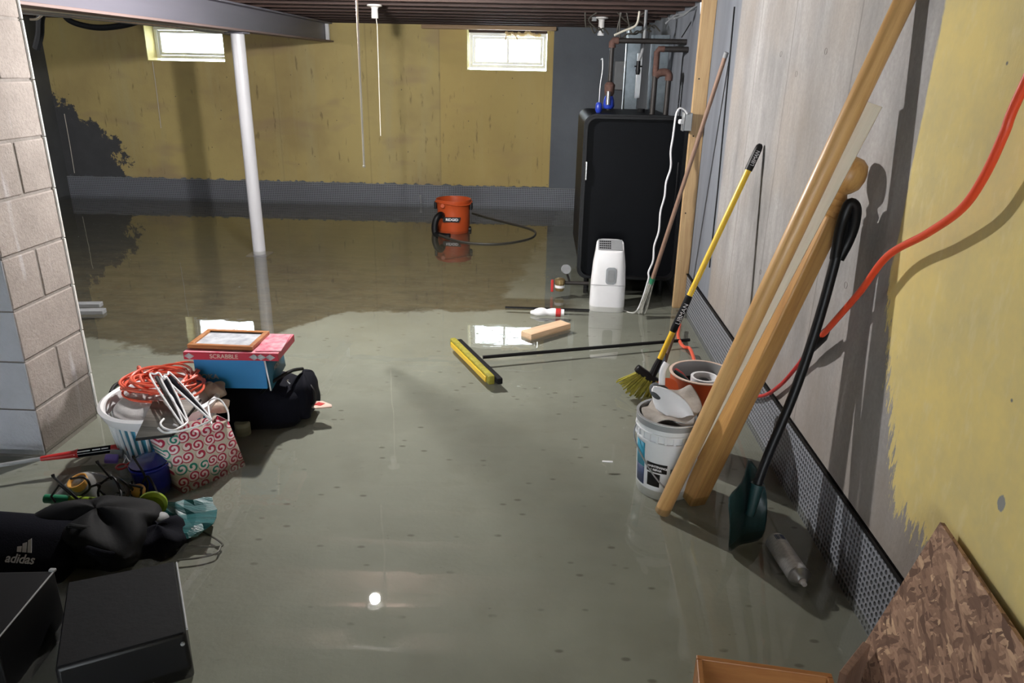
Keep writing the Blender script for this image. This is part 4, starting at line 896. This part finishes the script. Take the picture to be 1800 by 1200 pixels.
# hangers
def hanger(name, label, A1, A2, neck, hook, dark, group='plastic hangers sticking out of the basket'):
    o = neck.copy(); t = thing(name, label, 'hanger', tuple(o), group=group)
    loop = spline([neck-o, (neck.lerp(A1, .5)-o)+Vector((-.006, 0, .002)), A1-o, A1.lerp(A2, .5)-o+Vector((0, 0, .004)), A2-o, (neck.lerp(A2, .5)-o)+Vector((.006, 0, .002))], 6, closed=True)
    MB().tube(loop, .0042, 8, closed=True).build('outline', m['white'], t)
    ctr = [neck.lerp(A1, .5).lerp(neck.lerp(A2, .5), .5)-o]
    MB().tube([neck.lerp((A1+A2)/2, .06)-o, neck.lerp((A1+A2)/2, .5)-o, neck.lerp((A1+A2)/2, .96)-o], [.004, .008, .010], 8, flat=.4).build('dark_web', dark, t)
    MB().tube(spline([neck-o] + [h-o for h in hook]), .0042, 8).build('hook', m['white'], t)
    return t
hz = .33
hanger('hanger', 'white edged black hanger leaning left over coiled orange cord', at(264, 660, z=.36), at(282, 658, z=.36), at(322, 748, z=.31), [at(305, 756, z=.31), at(288, 752, z=.31), at(282, 744, z=.315), at(288, 736, z=.315)], m['black'])
hanger('hanger', 'white edged navy hanger pointing right toward gift bag handle', at(290, 664, z=.365), at(300, 656, z=.365), at(372, 738, z=.32), [at(350, 748, z=.31), at(318, 757, z=.30), at(290, 760, z=.30), at(278, 752, z=.305)], m['navy'])
hanger('hanger', 'white edged navy hanger standing upright between the other two', at(284, 668, z=.37), at(294, 664, z=.37), at(330, 742, z=.30), [at(318, 750, z=.30), at(305, 746, z=.305)], m['navy'])
# tan cap and cream cloth
tag(lump('knit_hat', m['tan'], None, .05, .045, .06, .9, 8, .006), 'tan crumpled cloth hat between the basket and duffel bag', 'hat').location = at(378, 695, z=.24)
tag(lump('cloth_pouch', m['cream'], None, .045, .035, .05, .9, 9, .005), 'cream cloth pouch inside swirl patterned gift bag', 'pouch').location = at(385, 722, z=.20)
# gift bag
bl0, br0 = at(322, 868, z=0), at(432, 818, z=0); tl, trr = at(276, 770, z=.245), at(401, 738, z=.245)
gb = thing('gift_bag', 'paper gift bag with red and green swirls leaning in the water', 'gift bag', tuple(bl0), math.atan2((br0-bl0).y, (br0-bl0).x)); gi = (Matrix.Translation(bl0) @ Matrix.Rotation(gb.rotation_euler.z, 4, 'Z')).inverted()
f4 = [gi @ p for p in (bl0, br0, trr, tl)]; dp = Vector((.0, .10, 0)); 
MB().sheet([[f4[0].lerp(f4[1], u) + Vector((0, -.006*math.sin(PI*u), 0)) for u in (0, .25, .5, .75, 1)], [f4[0].lerp(f4[3], .5).lerp(f4[1].lerp(f4[2], .5), u)+Vector((0, -.012*math.sin(PI*u), 0)) for u in (0, .25, .5, .75, 1)], [f4[3].lerp(f4[2], u) + Vector((0, -.006*math.sin(2*PI*u), 0)) for u in (0, .25, .5, .75, 1)]]).build('front_panel', m['swirl'], gb, solid=.001)
MB().add([f4[1], f4[1]+dp*.9, f4[2]+dp*.75, f4[2]], [(0,1,2,3)]).build('side_panel', m['swirl'], gb, solid=.001)
MB().add([f4[0], f4[0]+dp*.9, f4[3]+dp*.75, f4[3]], [(3,2,1,0)]).build('side_panel', m['swirl'], gb, solid=.001)
MB().add([f4[0]+dp*.9, f4[1]+dp*.9, f4[2]+dp*.75, f4[3]+dp*.75], [(3,2,1,0)]).build('back_panel', m['swirl'], gb, solid=.001)
hpt = [gi @ at(x, y, z=z) for x, y, z in ((372, 745, .245), (366, 712, .28), (374, 701, .30), (388, 703, .30), (400, 722, .27), (402, 740, .245))]
MB().tube(spline(hpt), .0035, 6).build('handle', m['white'], gb)
MB().tube(spline([gi @ at(x, y, z=z) for x, y, z in ((288, 766, .245), (279, 752, .26), (283, 745, .27), (278, 738, .27))]), .0035, 6).build('handle', m['white'], gb)

# red telescopic pole
a_, c_, d_ = at(-40, 824, z=.075), at(72, 806, z=.075), at(272, 778, z=.085)
rp_ = thing('paint_pole', 'pole with red grip and navy sleeve lying over the water by pillar', 'pole', tuple(a_)); o = a_.copy()
MB().tube([a_-o, c_-o], .0085, 10).build('shaft', m['dullgrey'], rp_)
MB().tube([c_-o, c_.lerp(d_, .08)-o, c_.lerp(d_, .28)-o, c_.lerp(d_, .32)-o], [.010, .012, .015, .020], 12).build('grip', m['red'], rp_)
MB().tube([c_.lerp(d_, .31)-o, c_.lerp(d_, .62)-o], .0165, 12).build('navy_sleeve', m['navy'], rp_)
MB().tube([c_.lerp(d_, .61)-o, c_.lerp(d_, .75)-o, d_-o], [.017, .018, .013], 12).build('red_tip', m['red'], rp_)
s_ = MB(); 
for k_, (u, v_) in enumerate(((.33, .44), (.46, .53), (.54, .60))):
    zo = Vector((0, -.012, .012)); s_.tube([c_.lerp(d_, u)-o+zo, c_.lerp(d_, v_)-o+zo], .0028, 5); 
s_.tube([c_.lerp(d_, .30)-o+Vector((0,-.0165,.003)), c_.lerp(d_, .62)-o+Vector((0,-.0165,.003))], .0015, 5)
s_.build('white_print', m['white'], rp_)

# blue clear bin
bb_ = thing('storage_bin', 'small translucent blue plastic bin below the gift bag', 'bin', (-1.475, 2.47, 0), math.radians(-8)); bb_.scale = (.78, .78, .85)
MB().lathe([(.0001, .01), (.085, .01), (.105, .15), (.112, .155), (.112, .165), (.102, .165), (.085, .03), (.0001, .03)], n=4*6, sx=.85, sy=1.0).build('bin_shell', m['blueclear'], bb_, bevel=.004)
MB().lathe([(.0001, .165), (.10, .165), (.105, .172), (.06, .182), (.0001, .182)], n=24, sx=.85, sy=1.0).build('bin_lid', m['blueclear'], bb_)
# clear wrap dome
cw = thing('clear_cover', 'clear plastic cover over odds and ends, beside red grip of pole', 'plastic cover', (-1.70, 2.43, .02))
rows = [[(-.12+.24*u, -.09+.18*v_, .09*math.sin(PI*u)*math.sin(PI*min(1, v_+.1)) + .01) for u in [i/8 for i in range(9)]] for v_ in [j/6 for j in range(7)]]
MB().sheet(rows).build('film', m['clear'], cw, solid=.002, sub=1)
tag(MB().lathe([(.0001, 0), (.028, 0), (.037, .055), (.033, .055), (.026, .008), (.0001, .008)], T(-1.70, 2.385, .055, .3, -.2, 0), 24).build('cup', m['orangecup']), 'amber plastic cup standing among the clutter near the wire racks', 'cup')
# umbrella: green end, yellow shaft, lime disc
u0, u1 = at(80, 876, z=.07), at(255, 884, z=.07)
um = thing('plastic_tube', 'yellow and green plastic tube lying behind the black rucksack', 'tube', tuple(u0)); o = u0.copy()
MB().tube([u0-o, u0.lerp(u1, .25)-o], .017, 12).build('green_end', m['green'], um); MB().tube([u0.lerp(u1, .25)-o, u1-o], .014, 12).build('yellow_shaft', m['lime'], um)
ld = thing('toy_disc', 'lime green plastic disc standing at the end of yellow tube', 'disc', M=T(*at(268, 886, z=.09), PI/2, 0, .35))
MB().lathe([(.0001, -.015), (.04, -.015), (.05, -.006), (.05, .006), (.04, .015), (.0001, .015)], n=32).build('disc', m['lime'], ld); MB().lathe([(.0001, .015), (.018, .015), (.02, .02), (.0001, .021)], n=20).build('hub', m['green'], ld)
# wire racks
def rack(label, pts, par=None):
    o = pts[0].copy(); t = thing('wire_rack', label, 'wire rack', tuple(o), group='black wire racks on the clutter'); MB().tube([p-o for p in pts], .0042, 6).build('wire_frame', m['black'], t)
    MB().tube([pts[0]-o, (pts[0]-o)*1.02+Vector((-.004, .004, .008))], .0058, 6).build('rubber_tip', m['black'], t); return t
rack('black bent wire rack piece over the green tube end', [at(94, 838, z=.19), at(145, 884, z=.08), at(122, 866, z=.12), at(104, 852, z=.15), at(90, 872, z=.10), at(97, 882, z=.07)])
rack('black bent wire rack piece standing over the amber cup', [at(172, 814, z=.20), at(196, 842, z=.12), at(170, 850, z=.12), at(176, 862, z=.11), at(196, 882, z=.06)])
rack('black bent wire rack piece hooped before the blue bin', [at(236, 805, z=.19), at(252, 830, z=.14), at(260, 850, z=.10), at(258, 872, z=.07), at(232, 870, z=.08), at(232, 846, z=.11)])
rnd = random.Random(21)
for (x, y, mat_, lab, nm) in ((222, 812, 'red', 'red handled scissors lying under the clear cover', 'scissors'),):
    t = thing(nm, lab, 'scissors', tuple(at(x, y, z=.11)), .5)
    for s2 in (-1, 1):
        MB().tube([(s2*.018+.018*math.cos(a), .02*math.sin(a)-.03, 0) for a in [i*2*PI/14 for i in range(14)]], .004, 6, closed=True).build('handle', m['red'], t)
        MB().tube([(s2*.012, -.01, 0), (-s2*.006, .07, .002)], [.005, .0015], 6, flat=.4).build('blade', m['silver'], t)
for (x, y, z_, mat_, lab) in ((205, 790+8, .10, 'clear', 'small clear plastic box leaning near the blue bin'), (196, 806, .10, 'purple', 'small violet plastic box under the navy sleeve of the pole')):
    p = at(x, y, z=z_); tag(MB().box(.05, .035, .025, T(p.x, p.y, p.z, .3, .2, .4)).build('plastic_box', m[mat_], bevel=.006), lab, 'box')
tag(MB().ball(.026, T(*at(243, 862, z=.09)), 10).build('ball', m['orangecup']), 'small mottled amber ball among the black wire racks', 'ball')
tag(MB().tube([at(213, 845, z=.10), at(222, 852, z=.10), at(225, 868, z=.09), at(216, 880, z=.08)], .009, 8).build('cable_loop', m['wire']), 'grey cable bend between two black wire racks', 'cable')
rnd = random.Random(41)
for i in range(6):
    x0 = 130 + 24*i + rnd.uniform(-6, 6); y0 = rnd.uniform(835, 862)
    pts = [at(x0 + rnd.uniform(-6, 6), y0, z=.12), at(x0+rnd.uniform(8, 22), y0+rnd.uniform(-14, 8), z=.14), at(x0+rnd.uniform(14, 36), y0+rnd.uniform(8, 24), z=.10), at(x0+rnd.uniform(0, 30), y0+rnd.uniform(24, 34), z=.07)]
    tag(MB().tube(spline(pts, 5), .0045, 6).build('cable', m['black']), 'thin black cable curled in the clutter behind black rucksack', 'cable', 'black cables in the clutter')
# rucksack and sports bag
rk = thing('rucksack', 'limp black rucksack slumped behind the sports bag', 'bag', (-1.47, 2.10, 0), math.radians(-14)); lump('bag_body', m['blackm'], rk, .20, .14, .17, .7, 4, .022)
MB().tube(spline([(.05,-.12,.10), (.10,-.15,.13), (.16,-.12,.10), (.19,-.05,.07)]), .012, 8, flat=.4).build('strap', m['navy'], rk)
MB().tube(spline([(-.02,-.10,.15), (.02,-.12,.18), (.06,-.09,.16)]), .008, 8).build('grab_handle', m['blackm'], rk)
for x, y, z_ in ((.10, -.13, .125), (.15, .03, .10)): MB().box(.012, .008, .016, T(x, y, z_)).build('buckle', m['black'], rk, bevel=.002)
rk2 = thing('pouch', 'small black pouch at the right end of the slumped rucksack', 'pouch', (-1.28, 2.12, 0), .3); lump('bag_body', m['navy'], rk2, .09, .10, .10, .8, 14, .012)
MB().ball(.03, T(.0, .05, .09), 10, .7).build('grey_pad', m['dullgrey'], rk2)
lg = at(43, 974, z=.09)
ab = thing('sports_bag', 'black sports bag with white three-stripe logo beside black case', 'bag', (lg.x-.06, lg.y+.095, 0), math.radians(-3))
MB().prism([(-.13, 0), (-.14, .05), (-.05, .13), (.0, .145), (.07, .14), (.10, .08), (.10, 0)], .40, T(-.20, 0, 0) @ Matrix(((0,0,1,0),(1,0,0,0),(0,1,0,0),(0,0,0,1)))).build('bag_body', m['navy'], ab, bevel=.03, seg=4)
MB().tube(spline([(.21, -.05, .10), (.225, .0, .15), (.21, .05, .12)]), .007, 8).build('piping', m['black'], ab)
ML = T(.06, -.095, .09, math.atan2(.08, .09)) @ T(0, .004, .0012)
tx = text('adidas', .040, m['white'], ab, ML @ T(0, -.018, 0), bold=.0008)
s_ = MB()
for i, (x, h_) in enumerate(((-.024, .016), (-.006, .030), (.012, .044))):
    s_.prism([(x, -.004+0), (x+.014, -.004), (x+.014-.0*h_, -.004+h_*.55), (x+.014-.55*h_, h_*1.0)][:4] if False else [(x, -.004), (x+.0145, -.004), (x+.0145-h_*.45+.002, h_*.95), (x-.012*h_/.044-.001, h_*.78)], .0008, ML @ T(.003, .008, 0))
s_.build('stripe_logo', m['white'], ab)
# grey buckle strap in front of rucksack
tag(MB().tube(spline([at(x, y, z=.05) for x, y in ((222, 945), (221, 970), (224, 990), (232, 975), (246, 950))]), .006, 6, flat=.4).build('strap', m['dullgrey']), 'grey webbing strap hanging at the edge of the teal bag', 'strap')
# teal bag sheet on floor
rows = []
rt_ = random.Random(4)
for v_ in range(7):
    row = []
    for u_ in range(10):
        a, b = u_/9, v_/6
        x = (222*(1-a) + (372 + 18*b*(1-b)*4*.5 - 45*max(0, b-.5))*a); y = (892 - 18*a)*(1-b) + (968 - 26*a)*b
        row.append(at(x + rt_.uniform(-3, 3), y + rt_.uniform(-2, 2), z=.056 + .010*math.sin(9*b + 2*a) + rt_.uniform(-.004, .004)))
    rows.append(row)
tag(MB().sheet(rows).build('tarpaulin', m['tarp'], solid=.003, smooth=False), 'teal crinkled plastic sheet spread in the water beside rucksack', 'tarpaulin')
tag(MB().tube(spline([at(x, y, z=.018) for x, y in ((228, 995), (245, 975), (290, 962), (340, 960), (388, 960), (384, 950), (350, 930), (336, 920))]), .0035, 6).tube(spline([at(x, y, z=.018) for x, y in ((388, 960), (380, 972), (350, 980), (312, 984))]), .0035, 6).build('wire', m['wire']), 'thin grey wire looping on the floor below the teal sheet', 'wire')

# black cases
hs = .155
tt = [at(118, 1022, z=hs), at(308, 985, z=hs), at(327, 1112, z=hs), at(95, 1176, z=hs)]
cx = sum((p for p in tt), Vector())/4; an = math.atan2((tt[1]-tt[0]).y, (tt[1]-tt[0]).x); 
wx = ((tt[1]-tt[0]).length + (tt[2]-tt[3]).length)/2; wy = ((tt[3]-tt[0]).length + (tt[2]-tt[1]).length)/2
cs = thing('plastic_case', 'whole flat black plastic case below the sports bag, nearest the viewer', 'case', (cx.x, cx.y, 0), an)
ci = (Matrix.Translation((cx.x, cx.y, 0)) @ Matrix.Rotation(an, 4, 'Z')).inverted(); q4 = [ci @ p for p in tt]
vs = [(p.x*1.03, p.y*1.02, .0) for p in q4] + [(p.x, p.y, hs) for p in q4]
MB().add(vs, [(0,1,2,3), (7,6,5,4), (1,0,4,5), (2,1,5,6), (3,2,6,7), (0,3,7,4)]).build('case_body', m['black'], cs, bevel=.012, seg=3)
vt = [(p.x*.97, p.y*.97, hs+.001) for p in q4]; MB().add(vt + [(a_, b_, c_-.004) for a_, b_, c_ in vt], [(3,2,1,0), (4,5,6,7), (0,1,5,4), (1,2,6,5), (2,3,7,6), (3,0,4,7)]).build('top_panel', m['blackm'], cs, bevel=.002)
MB().ball(.006, T(q4[2].x-.012, q4[2].y-.004, hs-.03), 8).build('indicator', m['dullgrey'], cs)
MB().tube([(q4[1].x+.004, q4[1].y-.01, hs-.001), (q4[2].x+.002, q4[2].y+.015, hs-.001)], .003, 6).build('edge_trim', m['dullgrey'], cs)
hs2 = .21; tt = [at(-150, 1008, z=hs2), at(96, 1003, z=hs2), at(-8, 1128, z=hs2), at(-190, 1128, z=hs2)]
c2 = thing('plastic_case', 'taller black case with pale edge strip, cut off in the corner under sports bag', 'case', (tt[1].x-.15, tt[1].y-.1, 0))
o = Vector(c2.location); q4 = [p - o for p in tt]
vs = [(p.x, p.y, .0) for p in q4] + [(p.x, p.y, hs2) for p in q4]
MB().add(vs, [(0,1,2,3), (7,6,5,4), (1,0,4,5), (2,1,5,6), (3,2,6,7), (0,3,7,4)]).build('case_body', m['black'], c2, bevel=.005)
MB().tube([q4[1]+Vector((0,0,.001)), q4[2]+Vector((0,0,.001))], .0022, 6).build('edge_trim', m['dullgrey'], c2)
MB().box(.018, .012, .008, T(q4[1].x-.006, q4[1].y, hs2+.002)).build('corner_clip', m['dullgrey'], c2, bevel=.002)

# pale trim pieces beyond the pillar
for i, (x, y, lab) in enumerate(((150, 536, 'upper pale plastic strip lying on floor beyond the pillar'), (155, 548, 'lower pale plastic strip lying on floor beyond the pillar'))):
    p = at(x, y, z=.05); tag(MB().box(.30, .06, .03, T(p.x-.05, p.y, p.z, 0, 0, .15)).build('trim_strip', m['dullgrey'], bevel=.005), lab, 'strip')

# ------------------------------------------------------------------ cables and hoses along the ceiling
def cable(name, label, pts, Y, r, mat, cat='cable', group=None):
    tag(MB().tube(spline([at(x, y, Y=Y + (i*.02)) for i, (x, y) in enumerate(pts)]), r, 8).build(name, m[mat]), label, cat, group)
cable('insulated_pipe', 'black foam-covered pipe sagging under joists left of the rear window', [(104,-4),(112,24),(128,39),(165,48),(200,47),(235,40),(258,29),(268,12),(272,-4)], 7.0, .026, 'blackm', 'pipe')
cable('drain_hose', 'black hose hanging down beside top of the pillar', [(85,2),(72,30),(70,60),(64,85)], 5.2, .025, 'blackm', 'hose')
cable('cable', 'pale cable looping beside the top of the pillar', [(52,34),(66,33),(80,22),(100,12),(135,8)], 4.4, .006, 'string')
rc = random.Random(31)
for i, (nm, c_) in enumerate((('innermost', 'string'), ('second', 'dullgrey'), ('third', 'cream'), ('outermost', 'dullgrey'))):
    pts = [Vector((-2.505 - .026*i + rc.uniform(-.006, .006), 2.2 + .75*k_, 1.828 - .006*i + rc.uniform(-.010, .003))) for k_ in range(7)]
    tag(MB().tube(spline(pts, 5), .008, 8).build('cable', m[c_]), nm + ' of the four pale cables running along the left edge of steel beam', 'cable')
cable('cable', 'cream cable draped over top of the left window', [(256,14),(268,32),(285,36),(310,32),(340,40),(372,46),(390,44)], 8.6, .010, 'cream')
rnd = random.Random(9)
for i, (x0, y0, x1, y1) in enumerate(((1030,48,1060,58),(1035,40,1070,62),(1085,56,1130,42),(1090,60,1145,52),(1100,40,1135,34),(1110,62,1150,44),(1120,38,1160,56))):
    pts = [(x0 + rnd.uniform(-18, 18), 22)] + [(x0+(x1-x0)*t_ , y0+(y1-y0)*t_ + rnd.uniform(-7, 7)) for t_ in (0, .25, .5, .75, 1)]
    cable('cable', 'thin brown wire tangled under joists above black oil tank', pts, 6.5, .006, 'wire', group='brown wires above the tank')
for i, (x0, y0, x1, y1) in enumerate(((1170,38,1225,14),(1175,32,1222,20),(1185,36,1236,8))):
    pts = [(x0+(x1-x0)*t_ , y0+(y1-y0)*t_ + rnd.uniform(-4, 4)) for t_ in (0, .33, .66, 1)]
    cable('cable', 'grey wire twisted along right wall top near the stud', pts, 5.6, .006, 'dullgrey', group='grey wires by the stud')
cable('cable', 'pale cable slanting from tank fill pipe up to joists', [(1080,62),(1095,55),(1118,44),(1124,20)], 6.0, .008, 'string')
cable('cable', 'thin dark wire slanting across right wall above pipes', [(1198,66),(1214,40),(1236,0)], 5.8, .004, 'black')
tag(MB().tube([at(1234, 4, Y=5.1), at(1234, 24, Y=5.1)], .012, 10).build('wire_connector', m['white']), 'white capped wire end hanging beside stud top', 'connector')
tag(MB().tube([at(1291, 12, X=RIGHT-.004), at(1262, 330, X=RIGHT-.004), at(1247, 470, X=RIGHT-.004)], .004, 6).build('wall_cable', m['black']), 'thin black cable running straight down the grey painted wall', 'cable')
